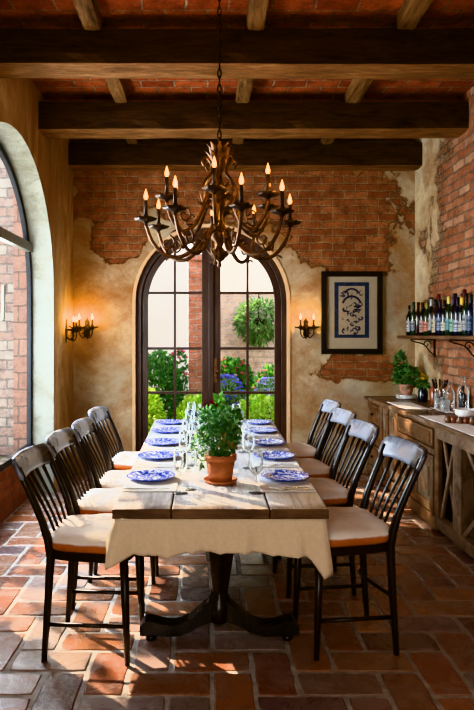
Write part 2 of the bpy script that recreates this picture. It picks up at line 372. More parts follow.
M['outbrick']=wall_mat('pale_garden_brick','X',[(0,0,90,90)],bricks=((.36,.25,.20),(.42,.37,.32)),mortar=(.25,.25,.22),bias=.6,amp=.2,pale=(.45,.46,.42),bw=.30,bh=.115)
M['redbrick']=wall_mat('red_pillar_brick','X',[(0,0,90,90)],bricks=((.55,.22,.12),(.66,.34,.22)),mortar=(.6,.5,.42),bias=.6,amp=.2,bw=.22,bh=.08)
M['farbrick']=wall_mat('far_pink_brick','X',[(0,0,90,90)],bricks=((.66,.46,.33),(.74,.56,.42)),mortar=(.7,.6,.5),bias=.6,amp=.2,bw=.26,bh=.09)
M['quoin']=wall_mat('quoin_brick','X',[(0,0,90,90)],bricks=((.38,.225,.165),(.42,.28,.22)),mortar=(.2,.175,.155),bias=.6,amp=.2,bw=.5,bh=.2)

# ---------------------------------------------------------------- room shell
WL,WR,WB,WF,TOP=-1.41,2.19,6.53,-1.7,3.50
def arch_pts(cu,hw,sp,ry,n=28,z0=0):
    pts=[(cu-hw,z0)]
    for i in range(n+1):
        a=PI-PI*i/n; pts.append((cu+hw*cos(a),sp+ry*sin(a)))
    pts.append((cu+hw,z0)); return pts
def arch_wall(name,mats,f3,u0,u1,ztop,cu,hw,sp,ry,depth,n=28):
    """wall with an arched opening down to the floor; f3(u,z,d); d=0 room side"""
    b=MB()
    for d in (0,depth):
        for (a0,a1) in ((u0,cu-hw),(cu+hw,u1)):
            b.add([f3(a0,0,d),f3(a1,0,d),f3(a1,ztop,d),f3(a0,ztop,d)],[(0,1,2,3)])
        ap=arch_pts(cu,hw,sp,ry,n)[1:-1]
        for (p,q) in zip(ap[:-1],ap[1:]):
            b.add([f3(p[0],p[1],d),f3(q[0],q[1],d),f3(q[0],ztop,d),f3(p[0],ztop,d)],[(0,1,2,3)])
    ap=arch_pts(cu,hw,sp,ry,n)
    for (p,q) in zip(ap[:-1],ap[1:]):
        b.add([f3(p[0],p[1],0),f3(q[0],q[1],0),f3(q[0],q[1],depth),f3(p[0],p[1],depth)],[(0,1,2,3)],mi=1,smooth=False)
    for (a,b_) in (((u0,ztop),(u1,ztop)),((u0,0),(u0,ztop)),((u1,0),(u1,ztop))):
        b.add([f3(*a,0),f3(*b_,0),f3(*b_,depth),f3(*a,depth)],[(0,1,2,3)])
    return struct(b.build(name,mats))
DCX,DHW,DSP=.045,.80,1.80
arch_wall('wall_back',[M['wall_back'],M['trim']],lambda u,z,d:(u,WB+d,z),WL-.35,WR+.3,3.6,DCX,DHW,DSP,.79,.24)
NC,NH,NS,NR=4.60,1.10,1.85,1.12
arch_wall('wall_left',[M['wall_left'],M['reveal']],lambda u,z,d:(WL-d,u,z),WF,WB,3.6,NC,NH,NS,NR,.21)
struct(MB().box(WR,WR+.25,WF,WB,0,3.6).build('wall_right',M['wall_right']))
struct(MB().box(WL-.3,WR+.3,WF-.2,WF,0,3.6).build('wall_front',M['wall_left']))
struct(MB().box(WL-.3,WR+.3,WF-.2,WB+.24,TOP,TOP+.12).build('ceiling',M['ceiling']))
struct(MB().box(WL-.20,WL-.03-.15+.0,NC-NH,NC+NH,0,.40).build('wall_parapet',M['parapet']))

# floor: axis-aligned herringbone of hand made tiles over grout
fb=MB(); fb.box(WL-.3,WR+.2,WF,WB+.3,-.15,-.0045,mi=1)
pal=[(.33,.21,.17),(.27,.18,.165),(.42,.17,.08),(.34,.125,.06),(.38,.155,.075),(.29,.10,.05),(.22,.085,.05),(.38,.20,.12),(.29,.19,.14),(.43,.20,.10),(.18,.08,.05),(.33,.15,.085),(.36,.27,.23)]
W=.178
def tile(x0,x1,y0,y1):
    if x1<WL-.25 or x0>WR+.1 or y1<WF or y0>WB+.15: return
    g=.008; base=R.choice(pal); k=R.uniform(.75,1.15); col=(base[0]*k*.95,base[1]*k*1.04,base[2]*k*1.15)
    x0+=g;x1-=g;y0+=g;y1-=g; zt=R.uniform(-.002,.002)
    nx=max(2,int((x1-x0)/.06)); ny=max(2,int((y1-y0)/.06)); loop=[]
    rc=.022
    def cj(): return R.uniform(-.0035,.0035)
    pts=[]
    for i in range(nx+1): pts.append((x0+(x1-x0)*i/nx,y0))
    for i in range(1,ny+1): pts.append((x1,y0+(y1-y0)*i/ny))
    for i in range(1,nx+1): pts.append((x1-(x1-x0)*i/nx,y1))
    for i in range(1,ny): pts.append((x0,y1-(y1-y0)*i/ny))
    cx,cy=(x0+x1)/2,(y0+y1)/2; out=[]
    for (x,y) in pts:
        corner=(x in (x0,x1)) and (y in (y0,y1)); s=.003 if corner else 0
        out.append((x+cj()-math.copysign(s,x-cx),y+cj()-math.copysign(s,y-cy)))
    n=len(out)
    def ring(ins,z): return [(x-(ins*(1 if x>cx else -1) if abs(x-cx)>.02 else 0),y-(ins*(1 if y>cy else -1) if abs(y-cy)>.02 else 0),z) for x,y in out]
    vs=ring(-.002,-.012)+ring(.001,zt-.004)+ring(.007,zt); 
    fs=[(r*n+i,r*n+(i+1)%n,(r+1)*n+(i+1)%n,(r+1)*n+i) for r in (0,1) for i in range(n)]
    fb.add(vs,fs,col,0,True); fb.add(vs[2*n:],[tuple(range(n))],col,0)
for i in range(-14,18):
    for j in range(-14,42):
        k=(i-j)%4; X=i*W+.02; Y=j*W
        if k==0: tile(X,X+2*W,Y,Y+W)
        elif k==3: tile(X,X+W,Y,Y+2*W)
struct(fb.build('floor',[M['tile'],M['grout']]))

# ---------------------------------------------------------------- beams and joists
def hewn(x0,x1,y0,y1,z0,z1,n,axis,seed,amp=.010):
    """rough hewn timber along axis with uneven section"""
    b=MB(); prof=[]
    for (a,c) in ((-1,-1),(-.5,-1),(0,-1),(.5,-1),(1,-1),(1,-.4),(1,.3),(1,1),(0,1),(-1,1),(-1,.3),(-1,-.4)):
        s=.94 if abs(a)==1 and abs(c)==1 else 1; prof.append((a*s,c*s))
    L=len(prof); vs=[]
    for i in range(n+1):
        t=i/n
        for k,(a,c) in enumerate(prof):
            q=mnoise.noise(Vector((t*n*.35+seed*7,k*1.7,seed)))*amp
            w=mnoise.noise(Vector((t*2.5,seed*3.3,1.0)))*amp*1.2
            if axis=='x': vs.append((x0+(x1-x0)*t,(y0+y1)/2+(y1-y0)/2*a+q*abs(a)+w*.5,(z0+z1)/2+(z1-z0)/2*c+(q+w*(1 if c<0 else 0))*abs(c)))
            else: vs.append(((x0+x1)/2+(x1-x0)/2*a+q*abs(a)+w,y0+(y1-y0)*t,(z0+z1)/2+(z1-z0)/2*c+q*(c<0)))
    fs=[(i*L+k,i*L+(k+1)%L,(i+1)*L+(k+1)%L,(i+1)*L+k) for i in range(n) for k in range(L)]
    fs+=[tuple(range(L)),tuple(n*L+k for k in range(L-1,-1,-1))]
    return b.add(vs,fs)
BY=[(2.55,2.80),(3.94,4.19),(5.18,5.46),(6.30,6.53)]
bl=['dark hewn ceiling beam overhead, nearest the camera','thick dark ceiling beam nearest the top of the photo, behind the chain','dark hewn ceiling beam in the middle, ending on the left plaster wall','dark hewn ceiling beam lying along the back wall above the doors']
for i,(a,c) in enumerate(BY):
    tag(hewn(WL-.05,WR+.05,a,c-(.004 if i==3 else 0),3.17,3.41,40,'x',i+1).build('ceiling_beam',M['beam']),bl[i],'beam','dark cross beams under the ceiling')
jx=[(-.73,'left'),(.31,'middle'),(1.24,'right')]
bays=[(2.8,4.0,'nearest bay'),(4.1,5.25,'middle bay'),(5.4,6.35,'farthest bay')]
for bi,(a,c,bn) in enumerate(bays):
    for ji,(x,side) in enumerate(jx):
        xx=x+R.uniform(-.03,.03)
        tag(hewn(xx-.055,xx+.055,a,c,3.39,TOP,10,'y',bi*3+ji+9,.007).build('ceiling_joist',M['joist']),f'short brown joist under the brick ceiling, {side} one of the {bn}','joist','short joists between the beams')

# ---------------------------------------------------------------- french door
d=bpy.data.objects.new('door_1',None); C.objects.link(d); d.location=(DCX,WB+.10,0); struct(d)
def arch_band(b,hw0,hw1,sp,ry0,ry1,y0,y1,z0,mi=0,n=28):
    A=arch_pts(0,hw0,sp,ry0,n,z0); B=arch_pts(0,hw1,sp,ry1,n,z0); N=len(A)
    vs=[(u,y0,z) for u,z in A]+[(u,y0,z) for u,z in B]+[(u,y1,z) for u,z in A]+[(u,y1,z) for u,z in B]
    fs=[]
    for i in range(N-1):
        fs+= [(i,i+1,N+i+1,N+i),(2*N+i,3*N+i,3*N+i+1,2*N+i+1),(i,2*N+i,2*N+i+1,i+1),(N+i,N+i+1,3*N+i+1,3*N+i)]
    fs+=[(0,N,3*N,2*N),(N-1,3*N-1,4*N-1,2*N-1)]
    return b.add(vs,fs,mi=mi)
b=MB(); arch_band(b,.80,.74,DSP,.79,.73,-.05,.06,0.0); b.build('door_frame',M['doorwood'],d,.006)
HZ=[.35,.834,1.306,1.90]
def zarch(u,hw=.735,ry=.725): 
    return DSP+ry*math.sqrt(max(0,1-(u/hw)**2))
for s in (-1,1):
    lf=MB()
    # outer curved stile + rail, meeting stile, bottom rail
    N=24; out=[];inn=[]
    for i in range(N+1):
        a=PI/2*i/N
        out.append((s*.738*cos(a),DSP+.728*sin(a))); inn.append((s*(.675)*cos(a),DSP+.665*sin(a)))
    out=[(s*.738,.01)]+out; inn=[(s*.675,.01)]+inn
    out[-1]=(s*.006,out[-1][1]); inn[-1]=(s*.006,inn[-1][1]); K=len(out)
    vs=[(u,-.025,z) for u,z in out]+[(u,-.025,z) for u,z in inn]+[(u,.025,z) for u,z in out]+[(u,.025,z) for u,z in inn]
    fs=[]
    for i in range(K-1): fs+=[(i,i+1,K+i+1,K+i),(2*K+i,3*K+i,3*K+i+1,2*K+i+1),(i,2*K+i,2*K+i+1,i+1),(K+i,K+i+1,3*K+i+1,3*K+i)]
    lf.add(vs,fs)
    x0,x1=sorted((s*.006,s*.10)); lf.box(x0,x1,-.03,.03,.01,DSP+.66)
    x0,x1=sorted((s*.006,s*.70)); lf.box(x0,x1,-.024,.024,.01,.16)
    leaf=lf.build('door_leaf',M['doorwood'],d,.004)
    mb=MB()
    for z in HZ:
        e=.70 if z<DSP else .675*math.sqrt(1-((z-DSP)/.665)**2)+.01
        x0,x1=sorted((s*.09,s*e)); mb.box(x0,x1,-.014,.014,z-.014,z+.014)
    cm=s*.388; mb.box(cm-.013,cm+.013,-.012,.012,.15,zarch(cm,.675,.665)+.01)
    mb.build('muntin',M['doorwood'],leaf)
    g=MB(); pts=[(s*.09,.15)]+[(u,z) for u,z in inn]; 
    pts=[(s*.09,.15),(s*.68,.15)]+[(s*.68*cos(PI/2*i/N),DSP+.67*sin(PI/2*i/N)) for i in range(N+1) if .68*cos(PI/2*i/N)>.09]+[(s*.09,DSP+.66)]
    g.add([(u,0,z) for u,z in pts],[tuple(range(len(pts)))]); g.build('glass_pane',M['pane'],leaf)
b=MB(); b.box(-.028,.028,-.05,-.024,.01,2.50); b.build('meeting_strip',M['doorwood'],d,.006)
b=MB(); b.box(.03,.065,-.045,-.03,.95,1.20); b.tube([(.048,-.045,1.07),(.048,-.08,1.07),(.10,-.085,1.065)],.008); b.build('door_handle',M['bronze'],d)
tb=MB(); arch_band(tb,.83,.80,DSP,.82,.79,-.012,.0,0.0); struct(tb.build('trim_1',M['trim'],loc=(DCX,WB,0)))

# left arched window
w=bpy.data.objects.new('window_1',None); C.objects.link(w); w.location=(WL-.205,NC,.40); w.rotation_euler=(0,0,PI/2); struct(w)
b=MB(); arch_band(b,NH,NH-.05,NS-.4,NR-.005,NR-.055,-.012,.03,0.0); b.box(-NH,NH,-.03,.04,0,.05); b.build('window_frame',M['steel'],w,.004)
b=MB(); b.box(-NH+.04,NH-.04,-.03,.03,1.80,1.885); b.build('transom_bar',M['greenbar'],w,.005)
b=MB(); b.box(-.03,.03,-.025,.025,.04,NS-.4+NR-.05); b.build('mullion',M['steel'],w,.004)
for s in (-1,1):
    g=MB(); pts=[(0,.04),(s*(NH-.05),.04)]+[(s*(NH-.05)*cos(PI/2*i/20),NS-.4+(NR-.055)*sin(PI/2*i/20)) for i in range(21)]
    g.add([(u,0,z) for u,z in pts],[tuple(range(len(pts)))]); g.build('glass_pane',M['pane'],w)
b=MB(); b.box(.02,.05,-.06,-.025,1.12,1.2); b.tube([(.035,-.06,1.16),(.035,-.09,1.16),(.035,-.095,1.42)],[.012,.012,.016]); b.build('window_handle',M['greenbar'],w)

# ---------------------------------------------------------------- dining table
def smoothpath(P,n=5):
    out=[]
    for i in range(len(P)-1):
        p0=P[max(i-1,0)];p1=P[i];p2=P[i+1];p3=P[min(i+2,len(P)-1)]
        for k in range(n):
            t_=k/n; out.append(tuple(.5*((2*b_)+(-a_+c_)*t_+(2*a_-5*b_+4*c_-d_)*t_**2+(-a_+3*b_-3*c_+d_)*t_**3) for a_,b_,c_,d_ in zip(p0,p1,p2,p3)))
    out.append(P[-1]); return out
ch=thing('chandelier','large aged bronze candle chandelier hanging over the table from a chain','chandelier',(.072,3.60,1.84))
b=MB(); b.lathe([(0,0),(.010,.004),(.014,.018),(.008,.032),(.030,.05),(.042,.075),(.035,.10),(.018,.12),(.024,.14),(.048,.165),(.055,.20),(.046,.235),(.024,.26),(.018,.30),(.028,.33),(.040,.37),(.042,.41),(.026,.45),(.014,.50),(.012,.58),(.022,.60),(.03,.625),(.018,.65),(.010,.69),(0,.70)],20); b.build('column',M['bronze'],ch)
for (z0,L,Wd) in ((.04,.09,.04),(.16,.09,.045),(.42,.09,.04),(.60,.10,.045),(.655,.08,.035)):
  b=MB()
  for k in range(8):
        q=2*PI*k/8
        b.leaf((.03*cos(q),.03*sin(q),z0),(cos(q)*.55,sin(q)*.55,.8),(-cos(q),-sin(q),.4),L,Wd,(1,1,1))
  b.build('ornament_leaf',M['bronze'],ch)
for k in range(6):
    q=2*PI*k/6+.3; P=smoothpath([(.02,.34),(.08,.36),(.11,.43),(.085,.50),(.045,.55),(.055,.61),(.085,.64),(.105,.61),(.09,.58)],4)
    b=MB(); b.tube([(r*cos(q),r*sin(q),z) for r,z in P],[.0105-.004*i_/len(P) for i_ in range(len(P))],7); b.build('scroll',M['bronze'],ch)
b=MB(); zz=.70; i=0
while zz<1.62:
    L_=.052; pts=[]
    for k in range(12):
        q=2*PI*k/12; h_=.010*cos(q); v_=L_/2*sin(q)*1.15
        pts.append((h_,0,zz+L_/2+v_) if i%2 else (0,h_,zz+L_/2+v_))
    b.tube(pts,.0042,6,closed=True); zz+=L_*.86; i+=1
b.build('chain',M['iron'],ch)
b=MB(); b.lathe([(0,1.60),(.012,1.60),(.02,1.625),(.06,1.65),(.065,1.66),(0,1.66)],20); b.build('ceiling_canopy',M['iron'],ch)
TF,TBK,TZ=2.67,5.50,.70
t=thing('dining_table','long weathered plank dining table on black carved pedestals','table',(.058,0,0))
def tx(y,u): # u in -1..1 across the top
    k=(y-TF)/(TBK-TF); hw=.467+.05*k; return u*hw
b=MB()
seams=[-1,-.455,.455,1]
for i in range(3):
    for mi in (0,):
        u0,u1=seams[i],seams[i+1]; n=14; vs=[]
        for j in range(n+1):
            y=TF+(TBK-TF)*j/n; e0=tx(y,u0)+(.003 if i else 0); e1=tx(y,u1)-(.003 if i<2 else 0); w_=R.uniform(-.0015,.0015)
            vs+=[(e0,y,TZ-.042),(e1,y,TZ-.042),(e1,y,TZ-.004),(e1-.006,y,TZ+w_*0),(e0+.006,y,TZ+w_*0),(e0,y,TZ-.004)]
        fs=[];ms=[]
        for j in range(n):
            for k in range(6):
                q=(j*6+k,j*6+(k+1)%6,(j+1)*6+(k+1)%6,(j+1)*6+k); b.add([vs[x] for x in q],[(0,3,2,1)],mi=0 if k in (2,3,4) else 1)
        b.add(vs[:6],[(0,1,2,3,4,5)],mi=1); b.add(vs[-6:],[(5,4,3,2,1,0)],mi=1)
b.build('tabletop',[M['tabletop'],M['tableedge']],t)
b=MB(); b.box(-.36,.36,2.78,5.38,.60,TZ-.043); b.build('apron',M['black'],t,.005)
for yy in (2.96,5.15):
    p=bpy.data.objects.new('pedestal',None)
    col=MB(); # square fluted tapering column
    prof=[(.062,.60),(.066,.57),(.058,.55),(.060,.50),(.056,.42),(.046,.33),(.036,.25),(.032,.215),(.044,.205),(.044,.185),(.052,.175),(.052,.10),(.036,.085),(.018,.07)]
    col.lathe([(r*1.12,z) for r,z in prof],32,(0,yy,0),wob=lambda q,z:1+(.07*cos(8*q) if .21<z<.56 else 0)+.10*abs(cos(2*q))-.05)
    po=col.build('pedestal',M['black'],t)
    for s in (-1,1):
        cl=smoothpath([(.02,.145,.048),(.06,.132,.042),(.105,.104,.034),(.15,.074,.028),(.205,.056,.0255),(.26,.056,.027),(.315,.066,.032),(.352,.064,.033),(.376,.052,.018)],4)
        up=[(s*x,z+h) for x,z,h in cl]; lo=[(s*x,max(.022,z-h)) for x,z,h in cl][::-1]
        f=MB(); f.prism(up+lo,lambda u,v,dd:(u,dd,v),yy-.04,yy+.04,smooth=True); fo=f.build('foot',M['black'],po,.012,seg=3)
        pd=MB(); pd.lathe([(.024,0),(.027,.008),(.025,.024)],14,(s*.325,yy,0)); pd.build('foot_pad',M['black'],fo)
b=MB(); b.box(-.035,.035,3.0,5.1,.12,.19); b.build('stretcher',M['black'],t,.006)

# cloth hanging out from under the plank top
def skirt():
    b=MB(); per=[]
    y0,y1=TF+.012,TBK-.012
    N1,N2=44,90
    for i in range(N2): k=i/N2; y=y1-(y1-y0)*k; per.append((-tx(y,1)+.012,y,-1,0,'L',1-k))
    for i in range(N1): k=i/N1; per.append((-tx(y0,1)+.012+(2*tx(y0,1)-.024)*k,y0,0,-1,'F',k))
    for i in range(N2+1): k=i/N2; y=y0+(y1-y0)*k; per.append((tx(y,1)-.012,y,1,0,'R',k))
    NV=12; L=len(per); vs=[]
    for j in range(NV+1):
        v=j/NV
        for i,(x,y,nx,ny,sd,k) in enumerate(per):
            # distance to the two front corners
            dl=math.hypot(x+tx(y0,1),y-y0); dr=math.hypot(x-tx(y0,1),y-y0)
            wd=.055 if sd=='F' else .028
            cl=math.exp(-(dl/wd)**2); cr=math.exp(-(dr/wd)**2)
            drop=(.148 if sd=='F' else .058+.07*max(cl,cr))+.055*cl+.145*cr+(.008*sin(i*.21) if sd=='F' else 0)
            ox,oy=nx,ny
            if cl>.02: ox+=-cl; oy+=-cl*.6
            if cr>.02: ox+=cr; oy+=-cr*.6
            ln=math.hypot(ox,oy) or 1; ox/=ln; oy/=ln
            fold=.018*sin(x*24+y*19)+.011*sin(x*57+1.3+y*33)+.006*sin(x*111+2)
            off=v*(.012+.03*max(cl,cr)+ (fold if True else 0)*(.4+.6*v))
            if sd!='F' and max(cl,cr)<.2: off=v*(.008+.4*fold)
            vs.append((x+ox*off,y+oy*off,TZ-.046-drop*v))
    fs=[(j*L+i,j*L+i+1,(j+1)*L+i+1,(j+1)*L+i) for j in range(NV) for i in range(L-1)]
    b.add(vs,fs,smooth=True); return b.build('tablecloth',M['cloth'],solid=.003,loc=(.058,0,0))
tag(skirt(),'cream cloth hanging out from under the plank table top','tablecloth')

# ---------------------------------------------------------------- chairs
def postx(z):   # rear post line (chair faces +x)
    P=[(0,-.185),(.25,-.168),(.47,-.155),(.58,-.172),(.70,-.222),(.80,-.268),(.905,-.318)]
    for (a,xa),(c,xc) in zip(P[:-1],P[1:]):
        if z<=c: 
            k=(z-a)/(c-a); return xa+(xc-xa)*k
    return P[-1][1]
def make_chair(label,crest,loc,rz,hoop=False):
    t=thing('dining_chair',label,'chair',loc,rz,'dark wooden chairs along the table')
    # seat frame: rounded trapezoid ring
    def outline(s=1,n=40):
        pts=[]
        for i in range(n):
            q=2*PI*i/n; c_,s_=cos(q),sin(q); e=.45
            x=math.copysign(abs(c_)**e,c_)*.20*s; y=math.copysign(abs(s_)**e,s_)*(.205+.02*(x/.2))*s
            pts.append((x+.012,y))
        return pts
    b=MB(); b.prism(outline(1.0),lambda u,v,d:(u,v,d),.455,.492,smooth=True); b.build('seat',M['chairwood'],t,.006)
    b=MB(); n=40; rings=[(.97,.492),(1.03,.502),(1.05,.518),(1.035,.536),(.98,.550),(.85,.560),(.6,.566),(.3,.568),(.02,.568)]
    vs=[]
    for si,(s,z) in enumerate(rings):
        for k,(x,y) in enumerate(outline(s,n)):
            vs.append((x,y,z+(.010*mnoise.noise(Vector((x*8,y*8,loc[1]))) if si>2 else 0)))
    fs=[(r*n+k,r*n+(k+1)%n,(r+1)*n+(k+1)%n,(r+1)*n+k) for r in range(len(rings)-1) for k in range(n)]+[tuple(range(n-1,-1,-1)),tuple((len(rings)-1)*n+k for k in range(n))]
    b.add(vs,fs,smooth=True); b.build('cushion',M['cushion'],t)
    for s in (-1,1):
        b=MB(); b.tube([(.19,s*.182,0),(.182,s*.176,.2),(.172,s*.170,.46)],[.0125,.017,.021],10); b.build('leg',M['chairwood'],t)
        zs=[0,.12,.25,.38,.47,.54,.62,.70,.78,.86]
        b=MB(); b.tube([(postx(z),s*(.178+.02*max(0,z-.47)/.4),z) for z in zs],[.0125,.015,.017,.019,.020,.019,.0175,.016,.0155,.015],10,flat=1.15)
        b.build('leg',M['chairwood'],t)
        b=MB(); b.tube([(postx(.165),s*.178,.165),(.184,s*.177,.165)],.0095,8); b.build('stretcher',M['chairwood'],t)
    if hoop:
      b=MB(); b.tube([(postx(.27)+.07*sin(PI*i/12),-.175+.35*i/12,.255+.03*sin(PI*i/12)) for i in range(13)],.009,8); b.build('stretcher',M['chairwood'],t)
    # crest rail: broad, bowed, with rounded shoulders
    b=MB(); nu,nv=20,6; vs=[]
    for side in (0,1):
        for i in range(nu+1):
            u=-1+2*i/nu; y=u*.222
            ztop=.902+.004*(1-u*u)-.012*max(0,abs(u)-.9)/.1; zbot=.803+.010*(1-u*u)+.010*max(0,abs(u)-.88)/.12
            for j in range(nv+1):
                z=zbot+(ztop-zbot)*j/nv
                x=postx(min(z,.905))-.028*(1-u*u)+(.013 if side else -.011)*(1 if 0<j<nv else .55)+.004
                vs.append((x,y,z))
    G=(nu+1)*(nv+1); idx=lambda sd,i,j: sd*G+i*(nv+1)+j; fs=[]
    for i in range(nu):
        for j in range(nv):
            fs.append((idx(1,i,j),idx(1,i+1,j),idx(1,i+1,j+1),idx(1,i,j+1))); fs.append((idx(0,i,j),idx(0,i,j+1),idx(0,i+1,j+1),idx(0,i+1,j)))
        fs.append((idx(1,i,nv),idx(1,i+1,nv),idx(0,i+1,nv),idx(0,i,nv))); fs.append((idx(1,i,0),idx(0,i,0),idx(0,i+1,0),idx(1,i+1,0)))
    for j in range(nv):
        fs.append((idx(0,0,j),idx(1,0,j),idx(1,0,j+1),idx(0,0,j+1))); fs.append((idx(1,nu,j),idx(0,nu,j),idx(0,nu,j+1),idx(1,nu,j+1)))
    b.add(vs,fs,smooth=True); b.build('crest_rail',crest,t)
    for k in range(4):
        u=-.58+.387*k; b=MB(); zs=[.485,.55,.62,.69,.75,.81]
        b.tube([(postx(z)-.028*(1-u*u)*max(0,(z-.5)/.3)+.004,u*(.135+.055*(z-.485)/.325),z) for z in zs],[.0095,.0085,.008,.0085,.0095,.011],8,flat=.8,ref=(0,1,0)); b.build('spindle',M['chairwood'],t)
    return t
pl=[(-.527,2.92),(-.515,3.45),(-.485,3.93),(-.505,4.58)]
pr=[(.655,2.97),(.62,3.62),(.635,4.22),(.67,4.82)]
ll=['nearest the camera','second from the camera','third from the camera','farthest from the camera']
lr=['nearest the camera','second from the camera','third from the camera','farthest from the camera']
base=None
for i,(x,y) in enumerate(pl):
    lab=f'dark spindle-back chair left of the table, {ll[i]}'
    if base is None: base=make_chair(lab,M['crest_dark'],(x,y,0),math.radians(-4))
    else: copy_tree(base,None,lab,(x,y,0),math.radians(-4+R.uniform(-2,2)))
base=None
for i,(x,y) in enumerate(pr):
    lab=f'dark chair with pale sheen-painted crest right of the table, {lr[i]}'
    if base is None: base=make_chair(lab,M['crest'],(x,y,0),PI+math.radians(7),True); base.scale=(1,1,1.03)
    else: copy_tree(base,None,lab,(x,y,0),PI+math.radians(6+R.uniform(-2,2)))

# ---------------------------------------------------------------- place settings
SY=[3.21,3.76,4.23,4.75,5.20]
pos=['nearest the camera','second from the camera','third from the camera','fourth from the camera','at the far end']
def make_mat():
    b=MB(); n=10
    b.box(-.13,.13,-.205,.205,0,.006); o=b.build('placemat',M['linen'],bevel=.003); return o
def make_plate():
    b=MB(); b.lathe([(0,.004),(.05,.0),(.078,.003),(.083,.006),(.125,.017),(.127,.0195),(.124,.0205),(.084,.0105),(.078,.008),(.04,.0065),(0,.0065)],40); return b.build('dinner_plate',M['plate'])
def make_knife():
    b=MB(); b.prism([(-.115,-.007),(-.02,-.006),(.0,-.009),(.09,-.009),(.11,.0),(.105,.005),(-.02,.006),(-.115,.007)],lambda u,v,d:(u,v,d),0,.003); return b.build('table_knife',M['silver'],bevel=.001)
def make_fork():
    b=MB(); b.prism([(-.10,-.006),(-.02,-.0035),(.03,-.004),(.045,-.012),(.055,-.013),(.055,.013),(.045,.012),(.03,.004),(-.02,.0035),(-.10,.006)],lambda u,v,d:(u,v,d),0,.003)
    for k in range(4): y=-.011+.0073*k; b.box(.054,.095,y-.0017,y+.0017,0,.003)
    return b.build('table_fork',M['silver'])
def make_spoon():
    b=MB(); pts=[(-.10,-.005),(.02,-.0035)]+[(.055+.032*cos(a),.019*sin(a)) for a in [PI+.35+(2*PI-.7)*i/14 for i in range(15)]]+[(.02,.0035),(-.10,.005)]
    b.prism(pts,lambda u,v,d:(u,v,d),0,.003); return b.build('spoon',M['silver'])
def make_glass(h=.21,r=.036,name='wine_glass'):
    t=thing(name,'','glass',(0,0,0))
    b=MB(); b.lathe([(0,.0),(.034,.0),(.034,.002),(.012,.005),(.004,.009),(0,.009)],20); b.build('foot',M['crystal'],t)
    b=MB(); b.lathe([(.0042,.008),(.0036,.05),(.0045,h*.42)],10); b.build('stem',M['crystal'],t)
    b=MB(); z0=h*.41
    b.lathe([(.003,z0),(r*.55,z0+.012),(r*.9,z0+.035),(r,z0+.062),(r*.93,h-.02),(r*.86,h),(r*.82,h),(r*.89,h-.02),(r*.95,z0+.062),(r*.85,z0+.037),(r*.5,z0+.015),(0,z0+.006)],24); b.build('bowl',M['crystal'],t)
    return t
def place(proto,first,label,cat,group,loc,rz=0,name=None):
    o=proto if first else copy_tree(proto)
    o.location=loc; o.rotation_euler=(0,0,rz); return tag(o,label,cat,group)
mat,plate,knife,fork,spoon=make_mat(),make_plate(),make_knife(),make_fork(),make_spoon()
wg=make_glass(.215,.035); fl=make_glass(.19,.038); gob=make_glass(.20,.036)
for i,y in enumerate(SY):
    for s,side in ((-1,'left'),(1,'right')):
        k=(y-TF)/(TBK-TF)
        px_=(-.285-.02*k) if s<0 else (.400+.025*k)
        f=(i==0 and s<0); p=pos[i]
        place(mat,f,f'white linen placemat under a plate, {side} side of table, {p}','placemat','linen placemats on the table',(px_+(.012 if s<0 else -.012),y-.045,TZ))
        place(plate,f,f'blue and white patterned plate, {side} side of table, {p}','plate','blue and white plates on the table',(px_,y,TZ+.006),R.uniform(0,6))
        if s<0:
            place(knife,i==0,f'silver knife beside blue plate, left side of table, {p}','knife','knives on the left placemats',(px_-.0,y-.215,TZ+.006),.03)
            place(wg,i==0,f'stemmed wine glass left of table centre, nearer of the pair, setting {p}','glass','wine glasses on the table',(-.125,y-.27,TZ))
            place(fl,i==0,f'stemmed wine glass left of table centre, farther of the pair, setting {p}','glass','wine glasses on the table',(-.085,y-.20,TZ))
        else:
            place(fork,i==0,f'silver fork beside blue plate, right side of table, {p}','fork','forks on the right placemats',(px_-.01,y-.195,TZ+.006),PI+.05)
            place(spoon,i==0,f'silver spoon beside blue plate, right side of table, {p}','spoon','spoons on the right placemats',(px_+.01,y-.225,TZ+.006),PI-.06)
            place(gob,i==0,f'stemmed goblet right of table centre, setting {p}','glass','wine glasses on the table',(.232,y-.265,TZ))

# ---------------------------------------------------------------- plants
GREENS=[(.09,.23,.07),(.16,.34,.11),(.06,.16,.05),(.24,.42,.17),(.12,.28,.13)]
def foliage(b,c,rad,n,L,Wd,greens=GREENS,shell=.55,up=.5,rng=R,jit=.25):
    c=Vector(c)
    for _ in range(n):
        while True:
            v=Vector((rng.uniform(-1,1),rng.uniform(-1,1),rng.uniform(-1,1)))
            if .05<v.length<1: break
        v=v.normalized()*(v.length**(1-shell))
        p=c+Vector((v.x*rad[0],v.y*rad[1],v.z*rad[2]))
        d=Vector((v.x,v.y,v.z+up))+Vector((rng.gauss(0,.6),rng.gauss(0,.6),rng.gauss(0,.5)))
        nr=Vector((rng.gauss(0,.6),rng.gauss(0,.6),1))
        g=rng.choice(greens); k=rng.uniform(1-jit*1.6,1+jit)
        s=rng.uniform(.6,1.25)
        b.leaf(p,d,nr,L*s,Wd*s,tuple(x*k for x in g))
    return b
def bloom(b,c,r,col,n=10,rng=R):
    for k in range(n):
        q=2*PI*k/n+rng.uniform(-.2,.2); e=rng.uniform(.1,.9)
        d=(cos(q)*cos(e),sin(q)*cos(e),sin(e)); kk=rng.uniform(.7,1.2)
        b.leaf(c,d,(0,0,1),r,r*.75,tuple(x*kk for x in col))
def pot_prof(rt,rb,h): return [(rb*.3,0),(rb,0),(rt*.90,h*.78),(rt*.90,h*.78),(rt,h*.79),(rt,h),(rt*.88,h),(rt*.84,h*.85),(0,h*.85)]
